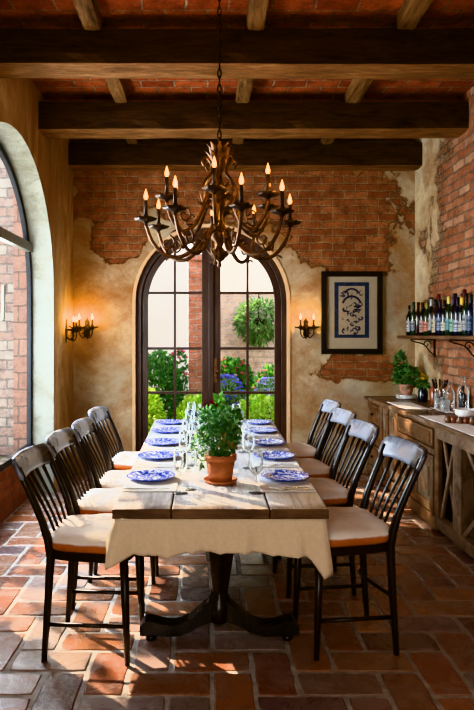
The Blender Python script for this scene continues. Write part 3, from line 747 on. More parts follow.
def potted(name,label,loc,rt,rb,h,potm,saucer=True):
    t=thing(name,label,'plant',loc)
    z=0
    if saucer:
        b=MB(); b.lathe([(rb*.9,0),(rb*1.35,.004),(rb*1.5,.018),(rb*1.42,.018),(rb*1.25,.009),(0,.009)],28); b.build('saucer',potm,t); z=.009
    b=MB(); b.lathe(pot_prof(rt,rb,h),28,(0,0,z)); b.build('pot',potm,t)
    b=MB(); b.lathe([(0,0),(rt*.83,0),(rt*.6,.008),(0,.01)],16,(0,0,z+h*.85)); b.build('soil',M['soil'],t)
    return t,z+h
t,zt=potted('potted_plant','bushy green herb in a terracotta pot with saucer, nearest on the table',(.068,3.16,TZ),.083,.058,.135,M['terracotta'])
b=MB()
for k in range(26):
    q=R.uniform(0,2*PI); r_=R.uniform(.02,.11); b.tube([(0.02*cos(q),.02*sin(q),zt-.02),(r_*.6*cos(q),r_*.6*sin(q),zt+.07),(r_*cos(q),r_*sin(q),zt+R.uniform(.08,.18))],.002,5,(.10,.22,.05))
b.build('stem',M['leaf'],t)
b=MB(); foliage(b,(0,0,zt+.08),(.10,.10,.085),520,.028,.023); foliage(b,(-.095,-.01,zt+.03),(.045,.05,.09),110,.028,.022); foliage(b,(.02,0,zt+.165),(.06,.06,.05),90,.034,.026)
b.build('foliage',M['leaf'],t)
for k in range(24):
    b=MB(); bloom(b,(R.uniform(-.14,-.05),R.uniform(-.09,.04),zt+R.uniform(-.05,.12)),.010,(.75,.72,.78),6); b.build('flower',M['petal'],t)
t,zt=potted('potted_plant','green leafy plant in terracotta pot, farther back on the table',(.135,4.12,TZ),.062,.045,.105,M['terracotta'])
b=MB(); foliage(b,(0,0,zt+.06),(.085,.09,.075),330,.042,.036,[(.10,.25,.06),(.14,.32,.09),(.08,.2,.06)]); b.build('foliage',M['leaf'],t)
t=thing('flower_vase','small clear vase of dark red flowers and greenery on the table','vase',(.035,4.44,TZ))
b=MB(); b.lathe([(0,0),(.035,0),(.04,.03),(.03,.09),(.034,.12),(.031,.12),(.027,.09),(.036,.03),(0,.006)],20); b.build('vase',M['crystal'],t)
b=MB()
for k in range(9):
    q=R.uniform(0,2*PI); b.tube([(0,0,.02),(.02*cos(q),.02*sin(q),.12),(.05*cos(q),.05*sin(q),.2)],.002,5,(.08,.2,.04))
b.build('stem',M['leaf'],t)
b=MB(); foliage(b,(0,0,.15),(.085,.08,.07),220,.045,.03); foliage(b,(.06,-.02,.21),(.045,.05,.10),110,.05,.035,[(.14,.36,.06),(.18,.42,.08)]); b.build('foliage',M['leaf'],t)
for (x,y_,z) in ((-.0,0,.255),(-.03,.02,.235),(.03,-.02,.24)): 
    b=MB()
    for rr in (.042,.03,.02): bloom(b,(x,y_,z),rr,(.16,.012,.018),9)
    b.build('flower',M['petal'],t)

# ---------------------------------------------------------------- chandelier
def candle_set(parent,x,y,z,hc=.10,flame='flame',rc=.0105):
    b=MB(); b.lathe([(.006,-.02),(.012,-.012),(.02,-.004),(.05,.004),(.06,.018),(.055,.019),(.02,.007),(.015,.03),(.018,.034),(.0,.034)],18,(x,y,z),wob=lambda q,zz_:1+.14*cos(6*q) if zz_<.02 and zz_>0 else 1); b.build('drip_pan',M['pan'],parent)
    b=MB(); b.lathe([(rc,.02),(rc,.02+hc),(rc*.7,.024+hc),(0,.024+hc)],12,(x,y,z)); b.build('candle',M['pan'],parent)
    b=MB(); zb=z+.02+hc; b.lathe([(0,0),(.007,.004),(.0125,.016),(.0115,.028),(.007,.043),(.003,.056),(0,.066)],12,(x,y,zb)); b.build('flame',M[flame],parent)
FL=[]
def chand_arm(q,P,zc,rr,curl):
    pts=smoothpath(P,5); b=MB(); b.tube([(r*cos(q),r*sin(q),z) for r,z in pts],[.0145-.005*i/len(pts) for i in range(len(pts))],8)
    cr,cz=curl
    sp=[(cr+.045*(1-k/16)*cos(PI*.6+k*.55),cz+.045*(1-k/16)*sin(PI*.6+k*.55)) for k in range(13)]
    b.tube([(r*cos(q),r*sin(q),z) for r,z in sp],.006,6)
    for k in range(3):   # leaves along the arm
        i=int(len(pts)*(.3+.2*k)); r,z=pts[i]; b.leaf((r*cos(q),r*sin(q),z),(cos(q)+.4*sin(q),sin(q)-.4*cos(q),.5-k*.5),(0,0,1),.06,.035,(1,1,1)); b.leaf((r*cos(q),r*sin(q),z),(cos(q)-.4*sin(q),sin(q)+.4*cos(q),.5-k*.5),(0,0,1),.06,.035,(1,1,1))
    a=b.build('arm',M['bronze'],ch); candle_set(a,rr*cos(q),rr*sin(q),zc); FL.append((.072+rr*cos(q),3.60+rr*sin(q),1.84+zc+.145,1.1))
for k in range(8):
    q=2*PI*k/8+.17+[.0,.05,-.08,.1,-.05,.02,.08,-.06][k]
    chand_arm(q,[(.03,.22),(.09,.20),(.15,.11),(.23,.06),(.32,.075),(.39,.15),(.425,.245)],.262,.425,(.30,.14))
for k in range(6):
    q=2*PI*k/6+.42
    chand_arm(q,[(.02,.40),(.07,.41),(.11,.33),(.16,.235),(.235,.20),(.30,.27),(.325,.355)],.372,.325,(.22,.29))

# ---------------------------------------------------------------- wall sconces
def sconce(label,loc,rz):
    """local: wall at y=0, room towards -y"""
    t=thing('wall_sconce',label,'sconce',loc,rz,'iron candle sconces')
    b=MB(); pts=[(.03*sin(PI*k/10)+(.012 if k in(2,5,8) else 0),-.12+.24*k/10) for k in range(11)]
    poly=pts+[(-x,z) for x,z in pts[::-1]][1:-1]
    b.prism(poly,lambda u,v,d:(u,d,v),-.008,0); b.build('backplate',M['iron'],t,.002)
    b=MB(); b.tube(smoothpath([(0,-.005,-.06),(0,-.05,-.09),(0,-.075,-.04),(0,-.06,.03),(0,-.03,.05)]),.007,7)
    for k in range(6): q=2*PI*k/6; b.leaf((0,-.06,-.05),(cos(q),-.4,sin(q)),(0,-1,0),.05,.03,(1,1,1))
    b.build('stem',M['iron'],t)
    for s in (-1,1):
        b=MB(); b.tube(smoothpath([(0,-.05,-.07),(s*.03,-.07,-.10),(s*.065,-.09,-.06),(s*.068,-.09,-.015)]),.006,7)
        b.tube([(s*(.03+.022*(1-k/14)*cos(k*.6)),-.07,-.02+.022*(1-k/14)*sin(k*.6)) for k in range(12)],.0045,6)
        a=b.build('arm',M['iron'],t); candle_set(a,s*.068,-.09,0,.07,'flame_wall',.009); v=Matrix.Rotation(rz,4,'Z')@Vector((s*.068,-.09,.115)); FL.append((loc[0]+v.x,loc[1]+v.y,loc[2]+v.z,1.9))
    return t
sconce('two-candle iron sconce on the back wall between doors and framed print',(1.04,WB,1.52),0)
sconce('two-candle iron sconce on the back wall in the left corner',(-1.26,WB,1.52),0)
sconce('two-candle iron sconce on the left wall beside the window niche',(WL,6.20,1.49),PI/2)

# ---------------------------------------------------------------- framed print
t=thing('framed_print','black framed blue and cream print on the back wall','picture',(1.521,WB,1.25))
FW,FH=.642,.868
b=MB(); x=FW/2
for (x0,x1,z0,z1) in ((-x,x,0,.055),(-x,x,FH-.055,FH),(-x,-x+.055,.055,FH-.055),(x-.055,x,.055,FH-.055)): b.box(x0,x1,-.035,0,z0,z1)
b.build('frame',M['blackframe'],t,.004)
b=MB(); b.box(-x+.05,x-.05,-.012,-.004,.05,FH-.05); b.build('mat_board',M['mat'],t)
b=MB(); y_=-.0135
def rect(x0,x1,z0,z1,mi,yy=y_): b.add([(x0,yy,z0),(x1,yy,z0),(x1,yy,z1),(x0,yy,z1)],[(0,1,2,3)],mi=mi)
rect(-.182,.182,.170,.755,1); rect(-.138,.138,.205,.715,0,y_-.0005)
def poly2(pts,mi,yy=y_-.001): b.add([(u,yy,v) for u,v in pts],[tuple(range(len(pts)))],mi=mi)
def arc(cx,cz,r0,r1,a0,a1,mi,n=14,sx=1):
    for k in range(n):
        a=a0+(a1-a0)*k/n; c=a0+(a1-a0)*(k+1)/n
        poly2([(cx+sx*r0*cos(a),cz+r0*sin(a)),(cx+sx*r1*cos(a),cz+r1*sin(a)),(cx+sx*r1*cos(c),cz+r1*sin(c)),(cx+sx*r0*cos(c),cz+r0*sin(c))],mi)
arc(0,.51,.085,.108,.25,PI-.25,2)
arc(0,.625,.05,.07,.2,PI-.2,2,sx=1.2)
rp=random.Random(5)
for (cx,cz,n_) in ((-.07,.63,5),(.07,.63,5),(0,.60,4),(-.06,.46,6),(.055,.45,7),(0,.53,3),(.07,.5,4),(-.06,.36,5),(.06,.36,5),(0,.33,4),(-.06,.26,5),(.06,.26,5),(0,.24,4),(0,.41,5)):
    for k in range(n_):
        ax,az=cx+rp.uniform(-.04,.04),cz+rp.uniform(-.025,.025); r0=rp.uniform(.012,.028); a0=rp.uniform(0,6); 
        arc(ax,az,r0*.45,r0,a0,a0+rp.uniform(1.5,4),rp.choice((1,2,2)),7)
b.build('print',[M['paper'],M['blueink'],M['ink']],t)

# ---------------------------------------------------------------- sideboard
SX=1.69; CT=.81
sb=thing('sideboard','long rustic wooden sideboard with panel doors and open lattice end against right wall','sideboard',(0,0,0))
sb.location=(1.94,5.0,0)
def L(b): # shift world coords to the sideboard's local frame
    b.v=[(x-1.94,y-5.0,z) for x,y,z in b.v]; return b
b=MB(); b.box(SX-.035,WR-.003,2.6,WB-.005,CT-.032,CT); L(b).build('countertop',M['counter'],sb,.005)
b=MB()
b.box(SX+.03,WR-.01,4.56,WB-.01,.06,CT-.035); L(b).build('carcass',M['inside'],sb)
b=MB()   # front face frame
for (y0,y1) in ((6.44,6.52),(6.0,6.08),(5.80,5.85),(5.50,5.60),(4.53,4.61)): b.box(SX,SX+.03,y0,y1,.02,CT-.033)
b.box(SX-.003,SX+.03,4.61,5.50,.555,.60); b.box(SX-.012,SX+.03,4.55,6.52,.02,.11); b.box(SX-.001,SX+.03,4.61,6.44,CT-.06,CT-.033)
L(b).build('face_frame',M['sidewood'],sb,.004)
for k,(z0,z1) in enumerate(((.12,.33),(.345,.54),(.555,.745))):
    b=MB(); b.box(SX-.004,SX+.02,6.085,6.435,z0,z1); b.box(SX-.012,SX,6.12,6.40,z0+.03,z1-.03); dr=L(b).build('drawer',M['sidewood'],sb,.004)
    b=MB(); b.lathe([(0,0),(.012,.003),(.015,.012),(.008,.022),(.006,.03)],12); o=b.build('knob',M['iron'],dr); o.location=(SX-.040-1.94,6.26-5,(z0+z1)/2); o.rotation_euler=(0,PI/2,0)
for (y0,y1) in ((5.855,5.995),(5.605,5.795)):
    b=MB(); b.box(SX+.012,SX+.025,y0,y1,.12,.745); b.box(SX+.004,SX+.012,y0+.035,y1-.035,.17,.70); L(b).build('side_panel',M['sidepanel'],sb,.004)
b=MB(); b.box(SX-.006,SX+.02,4.64,5.47,.61,.742); b.box(SX-.014,SX,4.69,5.42,.635,.718); dr=L(b).build('drawer',M['sidewood'],sb,.005)
for i,(y0,y1) in enumerate(((4.62,5.052),(5.058,5.49))):
    b=MB()
    for (a0,a1,z0,z1) in ((y0,y0+.075,.12,.545),(y1-.075,y1,.12,.545),(y0+.075,y1-.075,.12,.19),(y0+.075,y1-.075,.475,.545)): b.box(SX-.008,SX+.02,a0,a1,z0,z1)
    dd=L(b).build('cabinet_door',M['sidewood'],sb,.004)
    b=MB(); b.box(SX+.002,SX+.014,y0+.07,y1-.07,.185,.48); b.box(SX-.005,SX+.004,y0+.105,y1-.105,.22,.445); L(b).build('door_panel',M['sidepanel'],dd,.006)
# open lattice end
for (y0,y1) in ((4.13,4.27),(3.30,3.42),(2.62,2.74)):
    for (xa,xb) in ((SX,SX+.09),(WR-.10,WR-.01)): b=MB(); b.box(xa,xb,y0,y1,0,CT-.033); L(b).build('post',M['sidegrey'],sb,.005)
b=MB(); b.box(SX-.008,SX+.06,2.62,4.55,.035,.115); b.box(SX-.004,SX+.05,2.62,4.55,.69,CT-.033); L(b).build('rail',M['sidegrey'],sb,.005)
b=MB(); b.box(SX+.06,WR-.01,2.62,4.53,.06,.085); L(b).build('shelf_board',M['sidegrey'],sb,.003)
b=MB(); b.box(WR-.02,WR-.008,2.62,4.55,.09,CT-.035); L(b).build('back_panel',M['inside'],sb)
for (y0,y1) in ((4.28,4.52),(3.43,4.12),(2.75,3.29)):
    for s in (0,1):
        b=MB(); ya,yb=(y0,y1) if s else (y1,y0); b.obox((SX+.02+.018*s,ya,.11),(SX+.02+.018*s,yb,.695),.035,.018,up=(1,0,0)); L(b).build('lattice_slat',M['sidegrey'],sb,.003)

# things on the sideboard
def on(name,label,cat,prof,loc,mat,n=24,group=None,col=(1,1,1)):
    b=MB(); b.lathe(prof,n,col=col); o=b.build(name,mat,loc=loc); return tag(o,label,cat,group)
for k in range(4):
    on('side_plate',f'white china plate under the sideboard plant pot, {["bottom","second lowest","second highest","top"][k]} of the stack','plate',[(0,.0),(.06,.0),(.10,.010),(.102,.013),(.06,.005),(0,.005)],(2.0,6.22,CT+.0095*k),M['china'],32,'plates under the sideboard plant')
zt0=CT+.0095*3+.0052
t,zt=potted('potted_plant','bushy green plant in worn pink pot on the sideboard plates',(2.0,6.22,zt0),.075,.05,.115,M['terra2'],False)
b=MB(); foliage(b,(0,0,zt+.07),(.115,.10,.10),420,.05,.04); foliage(b,(-.06,0,zt+.20),(.05,.05,.11),150,.045,.036); b.build('foliage',M['leaf'],t)
for k in range(8):
    b=MB(); bloom(b,(R.uniform(-.10,.02),R.uniform(-.09,0),zt+R.uniform(-.02,.30)),.016,(.75,.75,.68),7); b.build('flower',M['petal'],t)
t=thing('flower_jar','dark jar of yellow flowers on the sideboard','vase',(2.06,5.92,CT))
b=MB(); b.lathe([(0,0),(.042,0),(.046,.02),(.046,.10),(.036,.12),(.036,.135),(.031,.135),(.031,.03),(0,.02)],20,col=(.015,.017,.025)); b.build('jar',M['gloss'],t)
b=MB(); foliage(b,(0,0,.17),(.05,.05,.05),110,.04,.03); b.build('foliage',M['leaf'],t)
for k in range(7):
    b=MB(); fc=(R.uniform(-.045,.045),R.uniform(-.05,.03),R.uniform(.21,.26))
    for rr in (.030,.02): bloom(b,fc,rr,(.85,.58,.03),9)
    b.build('flower',M['petal'],t)
b=MB(); b.lathe([(0,0),(.035,0),(.036,.01),(.036,.13),(.015,.165),(.012,.20),(.014,.205),(0,.205)],18,col=(.20,.06,.025)); tag(b.build('bottle',M['gloss'],loc=(2.10,5.74,CT)),'short reddish brown bottle on the sideboard beside the yellow flowers','bottle')
t=thing('utensil_jar','clear glass jar holding utensils on the sideboard','jar',(2.06,5.48,CT))
b=MB(); b.lathe([(0,0),(.046,0),(.05,.01),(.05,.125),(.046,.13),(.044,.125),(.045,.012),(0,.008)],22); b.build('jar',M['crystal'],t)
for k in range(5):
    q=k*1.26; u=thing('utensil',f'dark handled utensil standing in the sideboard glass jar, {["leftmost","second","middle","fourth","rightmost"][k]} of the bunch','utensil',(2.06,5.48,CT+.012),0,'utensils in the glass jar')
    b=MB(); b.tube([(.008*cos(q),.008*sin(q),0),(.038*cos(q),.038*sin(q),.13),(.05*cos(q),.05*sin(q),.17)],.004,7); b.build('shank',M['silver'],u)
    b=MB(); b.tube([(.05*cos(q),.05*sin(q),.165),(.058*cos(q),.058*sin(q),.20),(.066*cos(q),.066*sin(q),.235)],[.006,.009,.007],8); b.build('handle',M['black'],u)
# bottles and carafes near the wall
def bottle(label,loc,h,r,glass,lab=None,cap=None,group=None,neck=.3,mat='gloss'):
    t=thing('bottle',label,'bottle',loc,R.uniform(-.5,.5),group)
    b=MB(); hs=h*(1-neck)
    b.lathe([(0,0.0),(r*.9,0),(r,.006),(r,hs*.86),(r*.92,hs*.93),(r*.55,hs*1.03),(r*.38,hs*1.10),(r*.36,h*.97),(r*.42,h*.975),(r*.42,h),(0,h)],18,col=glass); b.build('glass',M[mat],t)
    if cap:
        b=MB(); b.lathe([(r*.40,h*.82),(r*.45,h*.825),(r*.47,h*1.003),(r*.2,h*1.006),(0,h*1.006)],14,col=cap); b.build('capsule',M['tint'],t)
    if lab:
        b=MB(); z0=h*R.uniform(.09,.16); z1=h*R.uniform(.36,.50); n=14; rr=r*1.012
        vs=[(rr*cos(a),rr*sin(a),z) for z in (z0,z1) for a in [PI*.55+PI*.95*k/n for k in range(n+1)]]
        lab=tuple(c*.62 for c in lab); b.add(vs,[(k,k+1,n+2+k,n+1+k) for k in range(n)],lab,0,True)
        rr=r*1.02; q0=.30
        for (za,zb,a0,a1) in ((.62,.78,.2,.8),(.35,.42,.15,.85),(.2,.24,.25,.75)):
            vs=[(rr*cos(a),rr*sin(a),z0+(z1-z0)*z) for z in (za,zb) for a in [PI*(.55+.95*(a0+(a1-a0)*k/8)) for k in range(9)]]
            b.add(vs,[(k,k+1,10+k,9+k) for k in range(8)],tuple(c*.25 for c in lab),0,True)
        b.build('label',M['tint'],t)
    return t
bottle('clear glass bottle on the sideboard right of the utensil jar',(2.07,5.28,CT),.25,.036,(.8,.85,.85),mat='crystal')
bottle('dark bottle standing at the wall between clear sideboard bottles',(2.12,5.14,CT),.22,.034,(.03,.03,.032))
bottle('tall clear carafe on the sideboard beside the white bowls',(2.06,4.99,CT),.31,.045,(.85,.9,.9),mat='crystal')
for k in range(3):
    b=MB(); x_,y2=((2.0,5.36),(1.98,5.16),(2.13,4.86))[k]
    b.lathe([(0,0),(.03,0),(.034,.004),(.038,.10),(.036,.10),(.032,.008),(0,.006)],20); tag(b.build('tumbler',M['crystal'],loc=(x_,y2,CT)),f'clear glass tumbler on the sideboard, {["nearest the utensil jar","middle one","beside the white bowls"][k]}','glass','tumblers on the sideboard')
for k in range(3):
    b=MB(); b.lathe([(0,0),(.04,0),(.075,.03),(.085,.045),(.082,.046),(.07,.032),(.036,.006),(0,.006)],28); tag(b.build('bowl',M['china'],loc=(1.98,4.74,CT+.014*k)),f'white bowl on the sideboard, {["bottom","middle","top"][k]} of the stack','bowl','stacked white bowls')
b=MB()
def sheet(b,x0,x1,y0,y1,z,n=12,amp=.003):
    vs=[(x0+(x1-x0)*i/n,y0+(y1-y0)*j/n,z+amp*(1+mnoise.noise(Vector((i*.6,j*.6,z*3))))) for i in range(n+1) for j in range(n+1)]
    return b.add(vs,[(i*(n+1)+j,(i+1)*(n+1)+j,(i+1)*(n+1)+j+1,i*(n+1)+j+1) for i in range(n) for j in range(n)],smooth=True)
tag(sheet(MB(),1.70,1.93,5.30,5.88,CT+.001).build('napkin',M['linen'],solid=-.002),'flat pale grey cloth spread on the sideboard near the potted plant','cloth')
tag(sheet(MB(),1.95,2.03,5.05,5.42,CT+.001).build('napkin',M['linen'],solid=-.002),'narrow folded white napkin on the sideboard before the clear bottles','cloth')
tag(sheet(MB(),1.672,1.87,3.6,4.90,CT+.001,16).build('table_runner',M['linen'],solid=-.002),'white runner along the sideboard front edge under the small jars','cloth')
for k in range(6):
    on('small_jar',f'small brown jar on the white sideboard runner, {ORD[k]} from the left','jar',[(0,0),(.018,0),(.021,.004),(.021,.030),(.015,.036),(.017,.038),(.017,.046),(0,.047)],(1.735+.036*k,4.47-.02*k+.01*(k%2),CT+.009),M['gloss'],14,'small brown jars on the runner',col=(.16+.05*(k%2),.075,.035))
for k in range(2):
    f=copy_tree(knife if k else fork); f.location=(1.80+.03*k,5.10,CT+.001); f.rotation_euler=(0,0,1.2+.2*k); tag(f,['silver fork lying on the sideboard between cloth and runner','silver knife lying on the sideboard between cloth and runner'][k],['fork','knife'][k])

# ---------------------------------------------------------------- wall shelf with bottles
SZ=1.445
sh=thing('wall_shelf','dark plank wall shelf on scrolled iron brackets holding bottles','shelf',(2.07,5.2,SZ-.03))
b=MB(); b.box(1.93-2.07,WR-2.07,3.9-5.2,6.30-5.2,0,.03); b.build('shelf_board',M['shelfwood'],sh,.004)
for yy in (5.95,5.0,4.15):
    b=MB(); y_=yy-5.2; X0=WR-2.07-.006
    b.box(X0-.008,X0+.006,y_-.012,y_+.012,-.17,0)
    b.tube(smoothpath([(X0,y_,-.16),(X0-.04,y_,-.13),(X0-.10,y_,-.06),(X0-.17,y_,-.035),(X0-.22,y_,-.02),(X0-.225,y_,-.008)]),.006,7)
    b.tube([(X0-.075+.04*(1-k/16)*cos(k*.55),y_,-.055+.04*(1-k/16)*sin(k*.55)) for k in range(15)],.005,6)
    b.tube([(X0-.005,y_,-.008),(X0-.23,y_,-.006)],.006,6)
    b.build('bracket',M['iron'],sh)
DK=(.008,.010,.008); GR=(.012,.028,.012); BR=(.022,.010,.006); BL=(.010,.014,.03)
cols=[(DK,(.50,.50,.52),None,'near-black bottle with grey-white label'),
 (GR,(.32,.36,.38),(.02,.05,.03),'green bottle with dark green capsule and bluish label'),
 (BR,None,(.03,.008,.008),'dark brown bottle without a label'),
 (DK,(.55,.32,.27),(.04,.015,.012),'dark bottle with dusty pink label'),
 (GR,(.70,.28,.18),(.25,.22,.05),'green bottle with salmon label'),
 (DK,(.40,.40,.38),(.4,.4,.38),'slim dark bottle with silver capsule'),
 (BR,(.50,.46,.34),(.012,.012,.012),'broad dark bottle with cream oval label'),
 (BL,(.25,.32,.50),(.03,.03,.03),'dark bottle with blue-grey label'),
 (DK,(.68,.63,.45),(.02,.02,.02),'dark bottle with cream strip label'),
 (GR,(.16,.38,.45),(.62,.50,.14),'dark bottle with gold capsule and teal label'),
 (DK,(.30,.50,.34),(.08,.05,.10),'dark bottle with pale green label'),
 (BL,(.50,.55,.68),(.02,.02,.03),'blue-black bottle with pale blue label'),
 (DK,(.52,.50,.44),(.72,.55,.10),'tall dark bottle with bright yellow capsule'),
 (GR,(.40,.44,.47),(.02,.02,.02),'dark bottle with grey label'),
 (BL,(.12,.18,.30),(.03,.03,.03),'dark bottle with deep blue label')]
for k,(g,l,c,d_) in enumerate(cols):
    x=2.02; y=2.03*620/(203.4+4.42*k)
    bottle(f'{d_}, {ORD[k]} from the wall shelf\'s far end',(x,y,SZ),.30+.025*((k*7)%4)/3,.031 if k!=6 else .036,g,l,c,'bottles on the wall shelf')
for k in range(7):
    y=6.08-.19*k; bottle(f'dark unlabelled bottle in the shelf\'s rear row, {ORD[k]} from far end',(2.13,y,SZ),.34+.02*(k%3),.035,(DK,GR,BR)[k%3],None,[(.22,.18,.06),(.02,.02,.02),(.10,.02,.02)][k%3],'rear row bottles on the wall shelf')
b=MB(); b.box(1.955,2.10,4.42,4.56,0,.27); o=tag(b.build('bottle_carton',plain('blue_grey_card',(.10,.13,.19),.6),bevel=.004,loc=(0,0,SZ)),'blue-grey carton on the wall shelf at the frame edge','box')

# ---------------------------------------------------------------- garden outside
struct(MB().box(-9,8,WB+.24,16,-.2,-.01).build('garden_ground',M['gravel']),'bare garden ground outside the glazed doors','ground')
struct(MB().box(-2.2,-.30,9.6,9.85,0,4.6).build('garden_wall',M['creamwall']),'cream rendered garden wall beyond the left door leaf','wall')
struct(MB().box(-.30,2.6,10.2,10.4,0,2.15).build('garden_wall',M['farbrick']),'pinkish brick garden wall beyond the right door leaf','wall')
struct(MB().box(-3.5,-1.85,7.45,7.6,0,4.6).build('garden_wall',M['outbrick']),'pale brick wall seen through the left arched window','wall')
struct(MB().box(-2.31,-1.85,7.40,7.45,0,4.6).build('garden_wall',M['quoin']),'pink brick corner strip seen through the left arched window','wall')
struct(MB().box(-.3,3.2,13.0,13.2,0,5).build('garden_wall',M['creamwall']),'pale house wall rising behind the brick garden wall','wall')
t=thing('brick_pillar','red brick garden pillar seen through the left door leaf','pillar',(-.145,8.6,-.01))
b=MB(); b.box(-.115,.115,0,.23,0,2.5); b.build('shaft',M['redbrick'],t); b=MB(); b.box(-.14,.14,-.025,.255,2.5,2.58); b.build('cap',M['redbrick'],t)
YG=[(.36,.58,.06),(.48,.66,.09),(.24,.46,.06),(.55,.70,.16)]; DG=[(.09,.25,.07),(.14,.34,.08),(.07,.20,.06)]
def shrub(label,loc,rad,n,greens,L_=.09,W_=.06,flowers=None,group='garden shrubs beyond the doors'):
    t=thing('garden_shrub',label,'shrub',loc,0,group)
    b=MB()
    for k in range(7):
        q=k*.9; b.tube([(0,0,0),(rad[0]*.3*cos(q),rad[1]*.3*sin(q),rad[2]*.8),(rad[0]*.6*cos(q),rad[1]*.6*sin(q),rad[2]*1.4)],[.014,.009,.004],5)
    b.build('stem',M['bark'],t)
    b=MB(); foliage(b,(0,0,rad[2]),rad,n,L_,W_,greens,shell=.5); b.build('foliage',M['leaf'],t)
    if flowers:
        col,m_,fr,spread=flowers
        for k in range(m_):
            q=R.uniform(0,2*PI); e=R.uniform(.0,1.3)
            c=(rad[0]*spread*cos(q)*cos(e),rad[1]*spread*sin(q)*cos(e),rad[2]*(1+1.02*sin(e)))
            b=MB(); bloom(b,c,fr,col,8); b.build('flower',M['petal'],t)
    return t
shrub('round dark green bush left of the brick pillar',(-.68,8.6,0),(.33,.30,.60),2200,DG+[(.12,.28,.06)],.08,.06)
shrub('pink flowered shrub beside the brick pillar',(-.42,9.28,0),(.20,.2,.62),420,DG,.08,.05,((.72,.10,.22),30,.055,1.0))
shrub('low yellow-green shrub at the far left of the doors',(-.80,7.5,0),(.27,.3,.40),1300,YG,.075,.05)
shrub('low bright green shrub in front of the brick pillar',(-.12,7.5,0),(.26,.28,.36),1100,YG,.07,.045)
shrub('tall green hedge plant with pink blooms behind the right door leaf',(.38,9.60,0),(.38,.26,.54),2400,DG+[(.14,.34,.05)],.08,.055,((.75,.16,.22),34,.05,1.0))
shrub('green hedge plant with pink blooms at the far right of doors',(.98,8.93,0),(.33,.2,.50),2200,DG+[(.14,.34,.05)],.08,.055,((.78,.30,.30),24,.05,1.0))
shrub('violet blue flowering plant seen through the right door leaf',(.27,8.25,0),(.24,.26,.46),800,[(.16,.30,.08),(.24,.36,.16)],.06,.025,((.20,.16,.62),98,.040,1.02))
shrub('pale lilac flowering plant at right of the violet one',(.84,8.25,0),(.24,.26,.44),800,[(.18,.32,.10),(.30,.40,.22)],.06,.025,((.50,.46,.72),98,.040,1.02))
shrub('low yellow-green shrub just outside the right door leaf',(.64,7.45,0),(.32,.28,.36),1300,YG,.07,.045)
t=thing('hanging_fern','green trailing fern in a dark hanging basket before the brick wall','plant',(.82,9.85,1.33))
b=MB(); b.lathe([(0,.25),(.08,.26),(.14,.33),(.15,.38),(.13,.38),(0,.36)],16); b.build('basket',M['iron'],t)
b=MB(); b.tube([(0,0,.37),(0,0,.78),(0,.30,.82)],.012,6); b.lathe([(.03,.56),(.04,.60),(.03,.72),(.0,.74)],10); b.build('hanger',M['iron'],t)
b=MB(); foliage(b,(0,0,.33),(.34,.28,.34),1300,.11,.04,[(.14,.26,.07),(.2,.34,.10),(.10,.2,.06)],shell=.5,up=-.4); b.build('foliage',M['leaf'],t)
# trees whose crowns break up the sun (out of the frame, above the windows)
def tree(label,base,crown,rad,n,seed):
    rg=random.Random(seed); t=thing('garden_tree',label,'tree',base,0,'garden trees shading the windows')
    c=Vector(crown)-Vector(base)
    b=MB(); b.tube([(0,0,0),(c.x*.3,c.y*.3,c.z*.5),(c.x,c.y,c.z)],[.13,.10,.05],9)
    for k in range(8):
        q=k*.8; b.tube([(c.x*.5,c.y*.5,c.z*.65),(c.x+rad[0]*.6*cos(q),c.y+rad[1]*.6*sin(q),c.z+rad[2]*.4*sin(q*2))],[.04,.012],6)
    b.build('trunk',M['bark'],t)
    b=MB(); foliage(b,c,rad,n,.19,.12,GREENS,shell=.35,rng=rg); b.build('foliage',M['leaf'],t)
    return t
tree('leafy garden tree outside the left arched window, above the view',(-6.4,6.6,0),(-4.3,7.3,4.4),(1.5,1.6,1.3),1150,3)
tree('leafy tree added out of view beyond the doors to block sun',(-4.2,10.6,0),(-2.7,10.3,5.4),(1.2,.9,.95),800,4)  # unseen tree added to hold back most sun through the doors

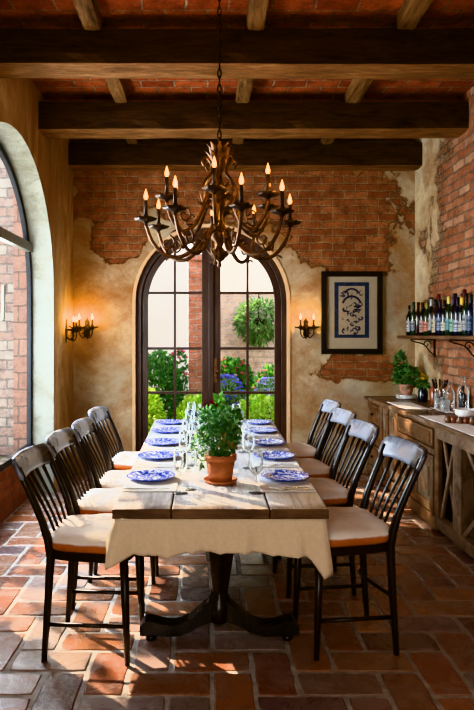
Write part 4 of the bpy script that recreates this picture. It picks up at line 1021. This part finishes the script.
# ---------------------------------------------------------------- light
w=bpy.data.worlds.new('World'); bpy.context.scene.world=w; w.use_nodes=True; nt=w.node_tree; nt.nodes.clear()
o=nt.nodes.new('ShaderNodeOutputWorld'); bg=nt.nodes.new('ShaderNodeBackground'); nt.links.new(bg.outputs[0],o.inputs[0])
tc=nt.nodes.new('ShaderNodeTexCoord'); sp=nt.nodes.new('ShaderNodeSeparateXYZ'); nt.links.new(tc.outputs['Generated'],sp.inputs[0])
cr=nt.nodes.new('ShaderNodeValToRGB'); nt.links.new(sp.outputs[2],cr.inputs[0])
cr.color_ramp.elements[0].color=(.95,.95,.92,1); cr.color_ramp.elements[1].color=(.50,.68,1,1); nt.links.new(cr.outputs[0],bg.inputs[0]); bg.inputs[1].default_value=4.2
def lamp(name,typ,loc,energy,col,rot=(0,0,0),**k):
    l=bpy.data.lights.new(name,typ); l.energy=energy; l.color=col
    for a,b_ in k.items(): setattr(l,a,b_)
    ob=bpy.data.objects.new(name,l); C.objects.link(ob); ob.location=loc; ob.rotation_euler=rot; return ob
s=lamp('sun_light','SUN',(-6,10,8),22,(1,.80,.56),angle=math.radians(.7))
s.rotation_euler=Vector((.9,-.9,-1.0)).to_track_quat('-Z','Y').to_euler()
for (x,y,z,e) in FL: lamp('candle_light','POINT',(x,y,z),e,(1,.57,.10) if e>1.5 else (1,.55,.18),shadow_soft_size=.008)
a=lamp('window_daylight','AREA',(-1.78,3.95,1.65),190,(.80,.90,1),shape='RECTANGLE',size=2.3,size_y=1.1)
a.rotation_euler=Vector((1,-.05,-.10)).to_track_quat('-Z','Y').to_euler(); 
a=lamp('rear_fill','AREA',(-.3,-1.4,1.35),105,(1,.95,.88),shape='RECTANGLE',size=3.2,size_y=2.6)  # unseen fill lamp added behind the camera, no window there
a.rotation_euler=Vector((.25,1,-.55)).to_track_quat('-Z','Y').to_euler()

# ---------------------------------------------------------------- camera
cd=bpy.data.cameras.new('camera'); cam=bpy.data.objects.new('camera',cd); C.objects.link(cam)
cam.location=(0,0,1.45); cam.rotation_euler=(PI/2,0,0)
cd.sensor_fit='AUTO'; cd.sensor_width=36; cd.lens=620*36/710; cd.shift_x=30/710; cd.shift_y=-20/710; cd.clip_start=.05
bpy.context.scene.camera=cam
sc=bpy.context.scene
sc.view_settings.view_transform='Khronos PBR Neutral'; sc.view_settings.look='None'; sc.view_settings.exposure=.42; sc.view_settings.gamma=.85
try: sc.cycles.use_denoising=True
except Exception: pass
